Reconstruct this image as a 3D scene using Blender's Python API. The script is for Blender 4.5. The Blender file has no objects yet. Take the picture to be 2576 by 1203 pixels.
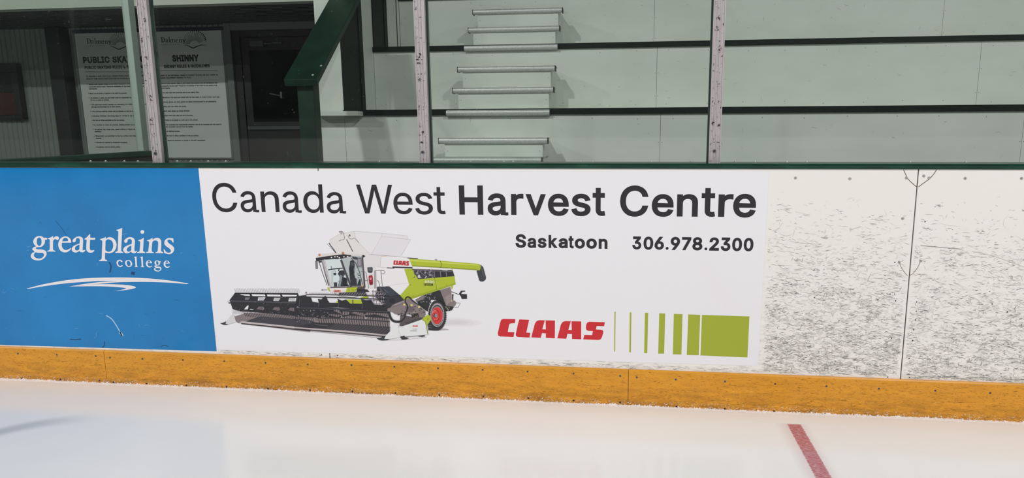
import bpy, math, random
from mathutils import Vector, Matrix
from mathutils.geometry import delaunay_2d_cdt

C = bpy.context.scene.collection
S = bpy.context.scene

# ------------------------------------------------------------------ camera
CP = Vector((1.3425007, -2.6597933, 1.135119))
RIGHT = Vector((0.99358486, 0.11304507, -0.00315185))
FWD = Vector((-0.11205140, 0.98031947, -0.16253682))
UP = Vector((-0.01528417, 0.16184729, 0.98669745))
FPX = 1631.3181
CU, CV = 1288 + 118.1843, 601.5 + 13.8367          # optical centre in the photo
cam = bpy.data.cameras.new('camera')
cam.sensor_width = 36.0
cam.lens = FPX / 2576 * 36.0
cam.shift_x = (1288 - CU) / 2576
cam.shift_y = (CV - 601.5) / 2576
cam.clip_start = 0.05
cam.clip_end = 200
co = bpy.data.objects.new('camera', cam)
m = Matrix.Identity(4)
for i, v in enumerate((RIGHT, UP, -FWD)):
    for r in range(3):
        m[r][i] = v[r]
m.translation = CP
co.matrix_world = m
C.objects.link(co)
S.camera = co

# ------------------------------------------------------------------ light
S.view_settings.view_transform = 'Standard'
S.view_settings.look = 'None'
S.view_settings.gamma = 1.0
S.view_settings.use_curve_mapping = False
S.view_settings.exposure = -0.25
w = bpy.data.worlds.new('arena_air')
S.world = w
w.use_nodes = True
w.node_tree.nodes['Background'].inputs[0].default_value = (0.93, 0.97, 1.0, 1)
w.node_tree.nodes['Background'].inputs[1].default_value = 0.045


def lamp(x, y, z, watts, size=0.4):
    l = bpy.data.lights.new('arena_lamp', 'AREA')
    l.shape = 'DISK'
    l.size = size
    l.energy = watts
    l.color = (1.0, 0.985, 0.965)
    o = bpy.data.objects.new('arena_lamp', l)
    o.location = (x, y, z)
    C.objects.link(o)


for lx in (-11.1, -2.6, 6.0, 14.5):
    lamp(lx, -6.3, 7.2, 520)
    lamp(lx, -21.0, 7.2, 150)  # unseen far row, added to brighten the boards across the rink
for lx in (-12.7, -3.1, 6.5, 16.0):
    lamp(lx, -13.6, 8.0, 360, 0.35)

# ------------------------------------------------------------------ helpers
def at(u, v, y):
    """where the sight line through photo point (u, v) meets the upright plane y"""
    d = FWD + RIGHT * ((u - CU) / FPX) + UP * ((CV - v) / FPX)
    return CP + d * ((y - CP.y) / d.y)


def at_z(u, v, z):
    d = FWD + RIGHT * ((u - CU) / FPX) + UP * ((CV - v) / FPX)
    return CP + d * ((z - CP.z) / d.z)


def lin(h):
    r = []
    for i in (0, 2, 4):
        c = int(h[i:i + 2], 16) / 255
        r.append(c / 12.92 if c <= 0.04045 else ((c + 0.055) / 1.055) ** 2.4)
    return (*r, 1)


def mat(name, col, rough=0.5, spec=0.5, metal=0.0):
    m = bpy.data.materials.new(name)
    m.use_nodes = True
    b = m.node_tree.nodes['Principled BSDF']
    b.inputs['Base Color'].default_value = lin(col) if isinstance(col, str) else (*col, 1)
    b.inputs['Roughness'].default_value = rough
    b.inputs['Specular IOR Level'].default_value = spec
    b.inputs['Metallic'].default_value = metal
    return m


def nd(m, kind, **kw):
    n = m.node_tree.nodes.new(kind)
    for k, v in kw.items():
        setattr(n, k, v)
    return n


def lk(m, a, b):
    m.node_tree.links.new(a, b)


def noise(m, scale, stretch=(1, 1, 1), detail=4, rough=0.6):
    tc = nd(m, 'ShaderNodeTexCoord')
    mp = nd(m, 'ShaderNodeMapping')
    mp.inputs['Scale'].default_value = stretch
    n = nd(m, 'ShaderNodeTexNoise')
    n.inputs['Scale'].default_value = scale
    n.inputs['Detail'].default_value = detail
    n.inputs['Roughness'].default_value = rough
    geo = nd(m, 'ShaderNodeNewGeometry')
    lk(m, geo.outputs['Position'], mp.inputs['Vector'])
    lk(m, mp.outputs['Vector'], n.inputs['Vector'])
    return n.outputs['Fac']


def ramp(m, fac, stops):
    r = nd(m, 'ShaderNodeValToRGB')
    e = r.color_ramp.elements
    while len(e) < len(stops):
        e.new(0.5)
    for i, (p, c) in enumerate(stops):
        e[i].position = p
        e[i].color = lin(c) if isinstance(c, str) else (c, c, c, 1)
    lk(m, fac, r.inputs['Fac'])
    return r.outputs['Color']


def mixc(m, fac, a, b, mode='MIX'):
    n = nd(m, 'ShaderNodeMix', data_type='RGBA', blend_type=mode)
    for s, v in ((0, fac), (6, a), (7, b)):
        if hasattr(v, 'links'):
            lk(m, v, n.inputs[s])
        else:
            n.inputs[s].default_value = v
    return n.outputs[2]


def math_(m, op, a, b=None, c=None):
    n = nd(m, 'ShaderNodeMath', operation=op)
    for s, v in enumerate((a, b, c)):
        if v is None:
            continue
        if hasattr(v, 'links'):
            lk(m, v, n.inputs[s])
        else:
            n.inputs[s].default_value = v
    return n.outputs[0]


def bump(m, h, strength, dist=0.002):
    b = nd(m, 'ShaderNodeBump')
    b.inputs['Strength'].default_value = strength
    b.inputs['Distance'].default_value = dist
    lk(m, h, b.inputs['Height'])
    lk(m, b.outputs['Normal'], m.node_tree.nodes['Principled BSDF'].inputs['Normal'])


def base(m, colsock):
    lk(m, colsock, m.node_tree.nodes['Principled BSDF'].inputs['Base Color'])


class MB:
    def __init__(s):
        s.v = []
        s.f = []
        s.mi = []

    def face(s, pts, mi=0):
        n = len(s.v)
        s.v.extend(Vector(p) for p in pts)
        s.f.append(tuple(range(n, n + len(pts))))
        s.mi.append(mi)

    def box(s, x0, x1, y0, y1, z0, z1, mi=0):
        n = len(s.v)
        s.v.extend(Vector(p) for p in ((x0, y0, z0), (x1, y0, z0), (x1, y1, z0), (x0, y1, z0),
                                       (x0, y0, z1), (x1, y0, z1), (x1, y1, z1), (x0, y1, z1)))
        for f in ((0, 1, 5, 4), (1, 2, 6, 5), (2, 3, 7, 6), (3, 0, 4, 7), (4, 5, 6, 7), (3, 2, 1, 0)):
            s.f.append(tuple(n + i for i in f))
            s.mi.append(mi)

    def prism(s, poly, d, mi=0):
        """poly: planar loop of 3D points, d: extrusion vector"""
        n = len(s.v)
        k = len(poly)
        d = Vector(d)
        s.v.extend(Vector(p) for p in poly)
        s.v.extend(Vector(p) + d for p in poly)
        s.f.append(tuple(n + i for i in range(k))[::-1])
        s.f.append(tuple(n + k + i for i in range(k)))
        s.mi += [mi, mi]
        for i in range(k):
            j = (i + 1) % k
            s.f.append((n + i, n + j, n + k + j, n + k + i))
            s.mi.append(mi)

    def rod(s, p0, p1, r, n=10, mi=0, r1=None):
        p0, p1 = Vector(p0), Vector(p1)
        a = (p1 - p0).normalized()
        u = a.orthogonal().normalized()
        v = a.cross(u)
        r1 = r if r1 is None else r1
        k = len(s.v)
        for p, q in ((p0, r), (p1, r1)):
            for i in range(n):
                t = 2 * math.pi * i / n
                s.v.append(p + (u * math.cos(t) + v * math.sin(t)) * q)
        for i in range(n):
            j = (i + 1) % n
            s.f.append((k + i, k + j, k + n + j, k + n + i))
            s.mi.append(mi)
        s.f.append(tuple(k + i for i in range(n))[::-1])
        s.f.append(tuple(k + n + i for i in range(n)))
        s.mi += [mi, mi]

    def build(s, name, mats, parent=None, bevel=0, label=None, smooth=False):
        me = bpy.data.meshes.new(name)
        if parent:
            org = parent_loc(parent)
        else:
            lo = [min(p[i] for p in s.v) for i in range(3)]
            hi = [max(p[i] for p in s.v) for i in range(3)]
            org = Vector(((lo[0] + hi[0]) / 2, (lo[1] + hi[1]) / 2, lo[2]))
        me.from_pydata([p - org for p in s.v], [], s.f)
        if not isinstance(mats, (list, tuple)):
            mats = [mats]
        for mm in mats:
            me.materials.append(mm)
        for p, i in zip(me.polygons, s.mi):
            p.material_index = i
            p.use_smooth = smooth
        me.update()
        o = bpy.data.objects.new(name, me)
        C.objects.link(o)
        if parent:
            o.parent = parent
        else:
            o.location = org
        o['_org'] = tuple(org)
        if bevel:
            b = o.modifiers.new('bevel', 'BEVEL')
            b.width = bevel
            b.segments = 2
            b.limit_method = 'ANGLE'
            b.angle_limit = 0.6
        if label:
            o['label'] = label
        return o


def parent_loc(p):
    return Vector(p['_org'])


def thing(name, label, cat, loc, group=None):
    o = bpy.data.objects.new(name, None)
    o.empty_display_size = 0.1
    o.location = loc
    o['_org'] = tuple(loc)
    C.objects.link(o)
    return tag(o, label, cat, group)


def tag(o, label, cat, group=None, kind=None):
    o['label'] = label
    o['category'] = cat
    if group:
        o['group'] = group
    if kind:
        o['kind'] = kind
    return o


def struct(o, label, cat='structure'):
    return tag(o, label, cat, None, 'structure')


# ---- flat printed art: loops of photo points laid on an upright plane
def parse(txt, ox=0.0, oy=0.0, sc=1.0):
    out = []
    for t in txt.split():
        c = t.endswith('!')
        a, b = t.rstrip('!').split(',')
        out.append((ox + float(a) / sc, oy + float(b) / sc, c))
    return out


def smooth_loop(pts, n=4):
    """closed Catmull-Rom; points flagged as corners stay sharp"""
    k = len(pts)
    out = []
    for i in range(k):
        p0, p1, p2, p3 = pts[i - 1], pts[i], pts[(i + 1) % k], pts[(i + 2) % k]
        if p1[2] and p2[2]:
            out.append(p1[:2])
            continue
        if p1[2]:
            p0 = p1
        if p2[2]:
            p3 = p2
        for j in range(n):
            t = j / n
            q = []
            for a in (0, 1):
                q.append(0.5 * (2 * p1[a] + (p2[a] - p0[a]) * t + (2 * p0[a] - 5 * p1[a] + 4 * p2[a] - p3[a]) * t * t
                                + (3 * p1[a] - p0[a] - 3 * p2[a] + p3[a]) * t ** 3))
            out.append(tuple(q))
    return out


def winding(p, l):
    w_ = 0
    for i in range(len(l)):
        (x0, y0), (x1, y1) = l[i - 1], l[i]
        if (y0 <= p[1]) != (y1 <= p[1]) and p[0] < (x1 - x0) * (p[1] - y0) / (y1 - y0) + x0:
            w_ += 1 if y1 > y0 else -1
    return w_


def triangulate(loops, nonzero):
    """planar loops -> (points, triangles); nonzero winding or even-odd filling"""
    s_ = max(max(abs(p[0]), abs(p[1])) for l in loops for p in l)
    P = max(p[0] for l in loops for p in l), max(p[1] for l in loops for p in l)
    Q = min(p[0] for l in loops for p in l), min(p[1] for l in loops for p in l)
    k = 1000.0 / max(P[0] - Q[0], P[1] - Q[1], 1e-9)
    L = [[((p[0] - Q[0]) * k, (p[1] - Q[1]) * k) for p in l] for l in loops]
    V, E = [], []
    for l in L:
        n = len(V)
        V += [Vector(p) for p in l]
        E += [(n + i, n + (i + 1) % len(l)) for i in range(len(l))]
    ov, _, of, _, _, _ = delaunay_2d_cdt(V, E, [], 0, 1e-3)
    T = []
    for f in of:
        c = ((ov[f[0]].x + ov[f[1]].x + ov[f[2]].x) / 3, (ov[f[0]].y + ov[f[1]].y + ov[f[2]].y) / 3)
        ws = [winding(c, l) for l in L]
        if (sum(ws) != 0) if nonzero else (sum(abs(v) for v in ws) % 2):
            T.append(tuple(f))
    return [(v.x / k + Q[0], v.y / k + Q[1]) for v in ov], T


def lay(mb, pts, tris, y, mi):
    n = len(mb.v)
    mb.v.extend(Vector((p[0], y, p[1])) for p in pts)
    for t in tris:
        a, b, c = (pts[i] for i in t)
        ar = (b[0] - a[0]) * (c[1] - a[1]) - (b[1] - a[1]) * (c[0] - a[0])
        if abs(ar) < 1e-13:
            continue
        mb.f.append(tuple(n + i for i in (t if ar > 0 else t[::-1])))
        mb.mi.append(mi)


def fill(mb, loops, y, mi=0):
    """loops: [(x, z) outer, holes...] filled at plane y"""
    pts, tris = triangulate(loops, len(loops) == 1)
    lay(mb, pts, tris, y, mi)


def on(pts, y):
    r = []
    for p in pts:
        q = at(p[0], p[1], y)
        r.append((q.x, q.z))
    return r


def stroke_pts(pts, wd):
    """px polyline -> px loop of constant width"""
    L, R = [], []
    k = len(pts)
    for i in range(k):
        a = pts[max(i - 1, 0)]
        b = pts[min(i + 1, k - 1)]
        dx, dy = b[0] - a[0], b[1] - a[1]
        h = math.hypot(dx, dy) or 1
        nx, ny = -dy / h * wd / 2, dx / h * wd / 2
        L.append((pts[i][0] + nx, pts[i][1] + ny))
        R.append((pts[i][0] - nx, pts[i][1] - ny))
    return L + R[::-1]


GLYPHS = """
&|476|197,-7 150,-2 110,12 78,34 54,62 39,96 34,133 47,189 85,235 140,279 216,335 237,352 255,375 262,405 258,427 245,445 226,457 201,461 168,453 145,431 137,399 145,363 169,327 204,284 438,0 364,0 171,231 121,293 87,344 75,398 91,458 134,499 200,513 266,499 308,459 324,404 315,362 291,325 256,293 154,217 110,174 97,131 109,87 143,57 193,46 251,59 301,95 336,151 349,224 408,224 397,144 371,92 345,62 333,47 271,7
(|301|89,207 101,324 132,441 177,539 236,539 191,428 161,313 151,207 160,115 188,16 236,-96 177,-96 139,-21 111,55 95,131
)|301|37,-96 86,18 113,116 122,207 112,313 82,428 37,539 97,539 142,441 173,323 184,207 178,130 161,53 134,-22 97,-96
,|216|38,-119 68,71 137,71 84,-119
.|216|95,-4 78,-1 63,9 53,24 50,41 53,59 63,73 78,83 95,87 113,83 128,73 138,59 141,41 138,24 128,9 113,-1
0|481|227,-7 191,-3 158,7 130,24 105,48 85,77 69,113 57,155 50,202 48,254 50,306 57,353 69,395 85,431 106,461 130,484 159,502 191,512 227,516 262,512 295,502 323,484 348,461 368,431 384,395 396,353 403,306 405,254 403,202 396,155 384,113 368,77 348,48 323,24 295,7 263,-3/227,50 250,52 271,60 290,74 313,103 330,144 340,194 344,254 340,314 330,365 313,405 290,435 271,449 250,457 227,460 203,457 182,449 163,435 140,405 123,365 113,314 109,254 113,194 123,144 140,103 163,74 182,60 203,52
1|481|76,0 76,55 391,55 391,0/276,509 276,0 212,0 212,448 209,448 86,358 86,427 198,509
2|481|64,0 64,47 234,229 282,282 299,305 311,327 318,348 320,371 317,397 308,419 293,436 273,449 250,457 224,460 196,457 172,447 153,433 139,413 130,390 127,362 66,362 71,405 86,442 111,473 143,496 182,511 225,516 268,511 306,497 337,474 361,445 376,411 381,372 378,345 371,318 357,290 336,259 267,180 153,60 153,57 389,57 389,0
3|481|218,-7 173,-3 133,10 98,30 70,57 52,91 44,132 109,132 115,107 126,87 144,71 165,59 191,52 219,50 248,53 275,61 297,74 315,93 325,116 329,145 326,172 316,196 299,217 275,234 242,244 201,248 157,248 157,299 288,448 288,452 70,452 70,509 372,509 372,461 211,278 211,289 247,290 279,286 308,276 333,262 354,244 371,222 387,186 393,145 390,116 383,90 370,66 344,36 309,12 266,-2
4|481|40,105 40,158 247,509 311,509 109,166 109,163 413,163 413,105/282,0 282,318 343,318 343,0
5|481|221,-7 178,-2 140,11 108,32 83,60 66,93 60,130 122,130 138,89 173,60 221,50 276,64 314,104 328,162 314,221 275,262 218,277 167,268 128,246 67,253 96,509 366,509 366,452 151,452 134,301 136,301 178,325 229,334 294,321 345,285 379,231 391,163 385,117 369,76 343,41 309,15 268,-1
6|481|226,-7 182,-1 142,15 109,40 84,74 69,115 64,162 68,199 80,239 102,285 137,340 252,509 322,509 151,261 145,261 154,275 165,288 179,299 196,307 214,312 235,314 278,309 316,295 346,271 370,240 384,201 389,157 384,112 368,73 343,39 310,14 271,-2/226,48 254,52 279,63 299,79 314,101 324,128 327,157 324,187 314,213 299,235 279,251 254,262 226,265 198,262 174,252 153,235 138,214 128,188 125,158 128,128 138,102 153,79 174,63 198,52
7|481|97,0 323,448 323,452 62,452 62,509 391,509 391,449 165,0
8|481|226,-7 178,-2 136,11 101,33 74,62 57,96 52,135 55,166 65,195 81,220 101,241 125,256 153,265 153,267 129,276 109,289 93,308 80,330 73,354 70,380 75,417 90,450 114,477 146,498 184,511 226,516 269,511 306,498 337,477 361,450 377,417 382,380 376,342 359,308 343,289 323,276 300,267 300,265 327,256 351,241 372,220 387,195 397,166 401,135 398,109 391,84 378,62 352,33 317,11 275,-2/226,49 258,52 285,60 307,74 323,91 333,113 337,139 333,165 322,189 305,208 283,223 256,232 226,235 196,232 169,223 147,208 130,189 119,165 115,139 119,113 129,91 145,74 167,60 195,52/226,290 252,292 274,300 293,313 307,330 316,351 319,376 316,399 308,420 294,437 275,449 252,457 226,460 200,457 177,449 159,437 145,420 136,399 133,376 136,351 145,330 159,313 178,300 201,292
9|481|226,516 271,510 310,494 343,468 368,434 384,393 389,347 385,309 373,270 350,224 315,168 200,0 130,0 301,248 307,248 299,234 287,221 273,210 257,202 238,196 218,195 175,199 137,214 106,237 83,269 68,307 64,352 69,397 85,436 110,469 143,494 182,510/226,460 199,457 174,446 154,429 138,407 129,381 125,352 129,322 138,295 154,274 174,257 199,247 226,243 254,247 279,257 299,273 314,295 324,321 327,350 324,381 314,407 299,429 279,446 254,457
A|508|16,0 201,509 276,509 463,0 395,0 287,302 264,372 232,478 245,478 213,371 191,302 85,0/110,142 110,199 370,199 370,142
B|484|60,0 60,509 241,509 289,504 329,491 359,469 381,442 394,410 398,374 387,320 356,286 315,267 315,262 363,245 402,203 418,136 413,100 400,67 377,39 344,18 301,4 247,0/125,57 245,57 296,63 330,80 349,105 355,137 342,184 306,218 248,231 125,231/125,285 238,285 288,296 323,326 336,372 330,403 313,429 283,446 240,452 125,452
C|538|267,-7 225,-3 186,7 150,25 119,49 92,79 70,115 53,157 44,203 40,254 44,305 53,352 70,393 92,429 119,459 150,484 186,501 225,512 267,516 305,513 340,504 373,490 402,471 427,447 448,418 463,385 473,348 408,348 401,373 389,395 375,413 357,428 337,440 315,449 292,454 267,456 237,453 209,445 184,432 161,414 141,391 125,364 113,332 106,295 103,254 106,213 113,177 125,145 141,117 161,94 184,76 210,63 237,56 267,53 292,55 315,60 337,69 357,81 375,96 389,114 401,136 408,160 473,160 463,124 448,91 428,62 402,38 373,19 341,5 305,-4
D|530|219,0 96,0 96,57 215,57 272,63 318,81 354,110 379,149 394,198 399,255 394,312 379,361 354,399 320,428 275,446 221,452 93,452 93,509 225,509 294,501 353,478 399,441 433,391 455,329 462,255 455,181 433,119 398,68 351,31 291,8/125,509 125,0 60,0 60,509
E|447|60,0 60,509 372,509 372,452 125,452 125,286 355,286 355,229 125,229 125,57 375,57 375,0
F|438|60,0 60,509 369,509 369,452 125,452 125,278 346,278 346,221 125,221 125,0
G|548|269,-7 205,1 149,25 104,64 69,116 47,179 40,254 47,329 69,393 103,445 149,484 203,508 265,516 340,504 403,469 449,416 474,349 408,349 387,393 356,427 315,448 265,456 222,450 183,432 150,404 125,364 109,314 103,254 109,194 125,145 151,105 184,76 224,59 269,53 309,57 345,71 374,93 396,123 410,160 415,202 434,199 283,199 283,256 478,256 478,200 471,141 451,91 419,50 377,19 326,0
H|545|60,0 60,509 125,509 125,289 392,289 392,509 457,509 457,0 392,0 392,232 125,232 125,0
I|329|31,0 31,57 118,57 118,452 31,452 31,509 269,509 269,452 183,452 183,57 269,57 269,0
J|424|185,-7 124,3 75,33 44,81 33,145 33,173 98,173 98,145 104,104 122,74 149,56 185,50 220,56 248,74 266,104 272,145 272,509 336,509 336,145 326,81 294,33 246,3
K|495|104,145 104,216 139,261 174,303 212,344 364,509 448,509 231,276 228,276/60,0 60,509 125,509 125,334 124,225 125,193 125,0/372,0 188,259 228,309 449,0
L|421|60,0 60,509 125,509 125,57 361,57 361,0
M|656|60,0 60,509 152,509 277,187 287,159 299,123 311,84 322,49 307,49 318,83 330,121 342,158 352,187 476,509 568,509 568,0 504,0 504,327 507,457 513,457 498,409 482,363 467,322 456,291 342,0 286,0 170,291 159,321 145,361 129,408 112,457 119,457 122,328 122,0
N|551|60,0 60,509 136,509 343,183 363,151 388,107 414,55 405,54 401,108 399,157 399,509 463,509 463,0 387,0 202,290 177,331 148,381 108,452 119,454 122,384 124,328 125,291 125,0
O|561|267,-7 205,1 150,25 105,63 70,115 48,179 40,254 48,329 70,393 105,445 150,484 205,508 267,516 329,508 384,484 429,445 464,393 486,329 493,254 486,179 464,115 429,63 384,25 329,1/267,53 310,59 349,76 383,105 408,144 425,194 430,254 425,314 408,365 383,404 349,433 310,450 267,456 223,450 184,433 151,404 125,364 109,314 103,254 109,194 125,144 151,105 184,76 223,59
P|473|60,0 60,509 235,509 289,503 332,487 366,462 390,430 404,391 409,348 404,304 390,265 366,233 332,207 289,191 235,186 109,186 109,242 233,242 297,256 333,294 344,348 333,402 297,439 232,452 125,452 125,0
Q|561|245,159 313,159 369,85 384,65 468,-48 401,-48 346,27 331,46/267,-7 205,1 150,25 105,63 70,115 48,179 40,254 48,329 70,393 105,445 150,484 205,508 267,516 329,508 384,484 429,445 464,393 486,329 493,254 486,179 464,115 429,63 384,25 329,1/267,53 310,59 349,76 383,105 408,144 425,194 430,254 425,314 408,365 383,404 349,433 310,450 267,456 223,450 184,433 151,404 125,364 109,314 103,254 109,194 125,144 151,105 184,76 223,59
R|477|60,0 60,509 236,509 290,504 333,489 367,465 390,433 405,395 409,352 405,309 390,271 367,240 333,217 289,203 236,198 96,198 96,255 234,255 298,267 334,300 345,352 334,405 298,440 233,452 125,452 125,0/353,0 230,229 303,229 428,0
S|475|224,-9 172,-4 128,9 91,31 64,60 46,96 38,137 104,137 123,88 166,59 224,49 286,60 329,92 346,139 332,179 296,205 245,222 184,239 128,260 86,289 60,326 52,372 58,413 75,448 102,476 138,498 180,511 227,516 275,511 316,498 351,476 377,449 394,415 401,378 337,378 326,412 302,437 267,453 225,459 167,448 129,418 115,376 119,352 131,334 169,308 212,293 264,279 312,264 359,238 395,198 408,139 403,99 386,64 360,34 323,11 278,-4
T|477|32,452 32,509 417,509 417,452 257,452 257,0 193,0 193,452
U|545|259,-8 203,-2 154,15 114,43 85,80 66,124 60,173 60,509 124,509 124,178 141,113 160,87 187,68 220,56 259,52 298,56 331,68 357,87 377,113 393,178 393,509 457,509 457,173 451,124 433,80 403,43 363,15 315,-2
V|508|204,0 16,509 84,509 192,206 215,137 248,31 235,31 267,138 290,206 395,509 463,509 278,0
W|714|155,0 16,509 82,509 163,196 187,94 197,40 189,40 200,94 211,145 224,196 306,509 380,509 462,196 486,94 497,40 488,40 499,94 510,145 523,196 603,509 670,509 530,0 455,0 368,323 351,391 336,475 350,475 335,395 318,323 230,0
X|502|18,0 217,284 217,236 29,509 104,509 178,400 204,361 223,329 243,292 232,292 252,329 272,361 298,400 374,509 446,509 259,239 259,287 456,0 382,0 292,129 268,165 250,195 230,231 244,231 225,196 206,166 182,129 91,0
Y|500|203,0 203,208 16,509 91,509 192,344 222,292 250,230 224,230 251,293 280,344 381,509 455,509 268,208 268,0
Z|466|42,0 42,46 273,385 306,431 341,476 348,454 285,452 40,452 40,509 397,509 397,462 169,129 134,81 97,33 90,54 152,57 399,57 399,0
a|417|160,-9 126,-5 94,5 68,22 48,45 35,73 30,108 34,138 43,161 58,179 78,193 100,203 125,211 178,220 234,227 252,230 265,235 273,243 273,279 267,297 256,311 240,322 220,329 196,331 171,329 149,322 132,313 118,301 107,288 100,274 41,291 57,322 79,346 104,364 133,375 163,382 194,384 239,379 263,372 286,360 306,343 322,320 333,290 337,251 337,0 277,0 277,52 272,52 252,25 236,12 215,1 190,-6/170,45 202,49 228,59 248,74 263,93 272,115 276,138 276,190 259,182 231,176 200,171 175,168 134,159 117,150 103,139 95,124 92,105 94,87 102,72 114,61 130,52 149,47
b|452|229,-8 172,4 138,31 118,59 112,59 112,0 53,0 53,509 114,509 114,319 118,319 137,346 171,373 229,384 274,378 313,361 345,332 370,293 385,245 390,189 385,133 370,84 346,45 313,16 274,-2/220,47 253,51 279,66 316,117 328,189 316,261 280,311 253,325 220,330 188,325 161,312 125,263 113,189 125,115 162,65 188,51
c|424|207,-8 159,-2 117,16 82,46 56,85 40,133 34,187 40,243 56,291 82,330 117,360 159,378 207,384 260,377 305,356 340,322 362,277 303,262 290,289 270,311 242,325 207,330 173,325 145,310 108,258 96,187 108,117 145,66 173,51 207,46 243,52 271,66 292,89 304,117 363,102 341,56 306,21 261,-1
d|452|195,-8 165,-6 137,3 111,16 89,34 70,57 55,84 39,133 34,189 39,245 55,293 70,320 89,342 112,361 137,374 165,382 196,384 228,381 253,373 272,360 287,346 306,319 311,319 311,509 372,509 372,0 313,0 313,59 307,59 287,31 272,17 252,4 227,-5/205,47 236,51 263,65 284,86 299,115 309,150 312,189 309,229 300,263 284,291 263,312 237,325 205,330 172,325 145,311 124,290 108,261 99,227 96,189 99,151 109,117 124,88 145,66 172,51
e|432|212,-8 177,-5 145,3 117,16 92,35 72,58 56,85 40,132 34,187 39,242 55,290 71,317 91,340 115,359 142,373 172,382 205,384 236,382 266,374 294,361 319,341 341,315 357,282 368,242 371,194 371,169 75,169 75,221 338,221 310,202 307,237 298,269 283,294 263,314 237,326 205,330 173,326 146,313 125,294 109,270 99,241 96,211 96,178 100,139 110,106 128,80 151,61 179,50 212,46 234,48 254,53 271,61 285,73 297,88 306,105 365,91 353,63 335,39 311,19 283,4 249,-5
f|282|228,379 228,327 6,327 6,379/81,0 81,432 96,486 135,519 187,530 222,527 243,521 227,468 215,472 195,474 171,470 154,460 142,419 142,0
g|453|207,-151 134,-140 82,-110 51,-69 101,-41 122,-66 154,-88 207,-97 249,-92 282,-75 304,-47 311,-6 311,68 306,68 287,41 252,16 195,5 152,10 113,27 80,53 55,90 39,136 34,191 39,246 55,293 80,332 112,361 152,378 196,384 253,373 288,346 308,319 313,319 313,379 372,379 372,-9 367,-54 350,-90 324,-117 291,-136/205,59 237,63 264,75 300,121 312,193 300,264 264,312 237,325 205,330 172,325 145,312 109,262 96,193 109,123 145,76 172,63
h|438|114,227 114,0 53,0 53,509 114,509 114,287 102,287 124,332 152,362 187,379 227,384 295,369 321,349 341,321 353,285 357,240 357,0 296,0 296,235 290,275 273,304 246,323 210,329 161,317 126,283
i|195|53,0 53,379 114,379 114,0/84,443 54,455 41,483 54,512 84,524 114,512 126,483 114,455
j|195|53,379 114,379 114,-30 102,-90 65,-129 4,-143 -10,-143 -10,-87 2,-87 25,-83 40,-72 53,-29/83,443 53,455 41,483 53,512 83,524 114,512 126,483 114,455
k|409|110,137 110,212 121,212 284,379 360,379 184,199 177,199/53,0 53,509 114,509 114,0/294,0 148,186 191,229 372,0
l|217|139,-2 101,3 74,20 58,47 53,84 53,509 114,509 114,99 120,62 146,52 170,54 181,3 162,-1
m|638|53,0 53,379 112,379 112,295 108,295 132,346 172,376 219,386 257,380 287,361 309,331 321,295 312,295 337,343 381,375 437,386 497,372 522,354 541,328 553,296 557,255 557,0 496,0 496,254 490,289 473,313 447,326 419,330 374,320 345,290 335,247 335,0 274,0 274,260 269,288 253,311 229,326 199,330 158,320 126,289 114,238 114,0
n|438|114,227 114,0 53,0 53,379 112,379 112,287 102,287 116,319 132,344 152,362 175,374 200,382 227,384 264,380 295,369 321,349 341,321 353,285 357,240 357,0 296,0 296,235 293,263 286,286 273,304 256,318 235,326 210,329 184,326 161,317 141,303 126,283 117,257
o|443|207,-8 159,-2 117,16 82,46 56,85 40,133 34,187 40,243 56,291 82,330 117,360 159,378 207,384 256,378 299,360 333,330 359,291 376,243 381,187 376,133 359,85 333,46 299,16 256,-2/207,46 242,51 270,66 307,117 319,187 307,258 270,310 242,325 207,330 173,325 145,310 108,258 96,187 108,117 145,66 173,51
p|452|53,-143 53,379 112,379 112,319 118,319 137,346 171,373 229,384 274,378 313,361 345,332 370,293 385,245 390,189 385,133 370,84 346,45 313,16 274,-2 229,-8 173,4 138,31 118,59 114,59 114,-143/220,47 253,51 279,66 316,117 328,189 316,261 280,311 253,325 220,330 188,325 161,312 125,263 113,189 125,115 162,65 188,51
q|452|372,-143 311,-143 311,59 306,59 287,31 252,4 195,-8 151,-2 111,16 79,45 55,84 39,133 34,189 39,245 55,293 79,332 112,361 151,378 196,384 253,373 287,346 307,319 313,319 313,379 372,379/205,47 236,51 263,65 299,115 312,189 300,263 263,312 237,325 205,330 172,325 145,311 108,261 96,189 109,117 145,66 172,51
r|287|53,0 53,379 112,379 112,321 115,321 130,347 152,367 181,380 213,385 229,384 243,384 243,322 230,324 207,326 182,323 159,315 140,301 126,284 117,262 114,237 114,0
s|393|182,-8 145,-5 112,3 84,18 62,38 45,63 36,94 94,107 105,79 124,60 150,49 181,45 217,50 244,62 262,81 268,103 265,121 254,136 237,147 212,155 149,170 104,186 72,208 58,227 50,249 47,274 51,305 65,332 87,354 115,370 149,381 187,384 223,381 254,372 279,358 299,339 314,316 324,290 268,277 258,298 243,316 219,328 187,333 156,329 131,317 114,299 109,277 112,258 124,243 144,232 172,223 229,209 275,194 306,171 320,153 328,131 331,107 326,75 312,47 290,24 260,6 223,-5
t|255|204,379 204,327 6,327 6,379/65,471 126,471 126,98 128,76 136,61 150,53 170,50 185,51 202,54 213,2 192,-3 168,-4 138,-1 113,7 92,21 77,41 68,64 65,93
u|438|182,-5 115,11 89,31 69,59 57,95 53,139 53,379 114,379 114,144 119,105 137,75 164,56 200,50 249,62 283,97 296,153 296,379 357,379 357,0 298,0 298,92 307,92 286,47 257,17 222,0
v|417|163,0 17,379 84,379 165,155 187,87 206,21 184,21 203,87 224,155 305,379 371,379 226,0
w|595|138,0 23,379 87,379 133,214 154,137 175,41 165,41 186,135 206,214 252,379 316,379 362,214 382,136 402,41 391,41 413,135 434,214 480,379 545,379 429,0 368,0 319,172 305,225 291,280 277,338 291,338 277,280 263,225 248,172 199,0
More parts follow.
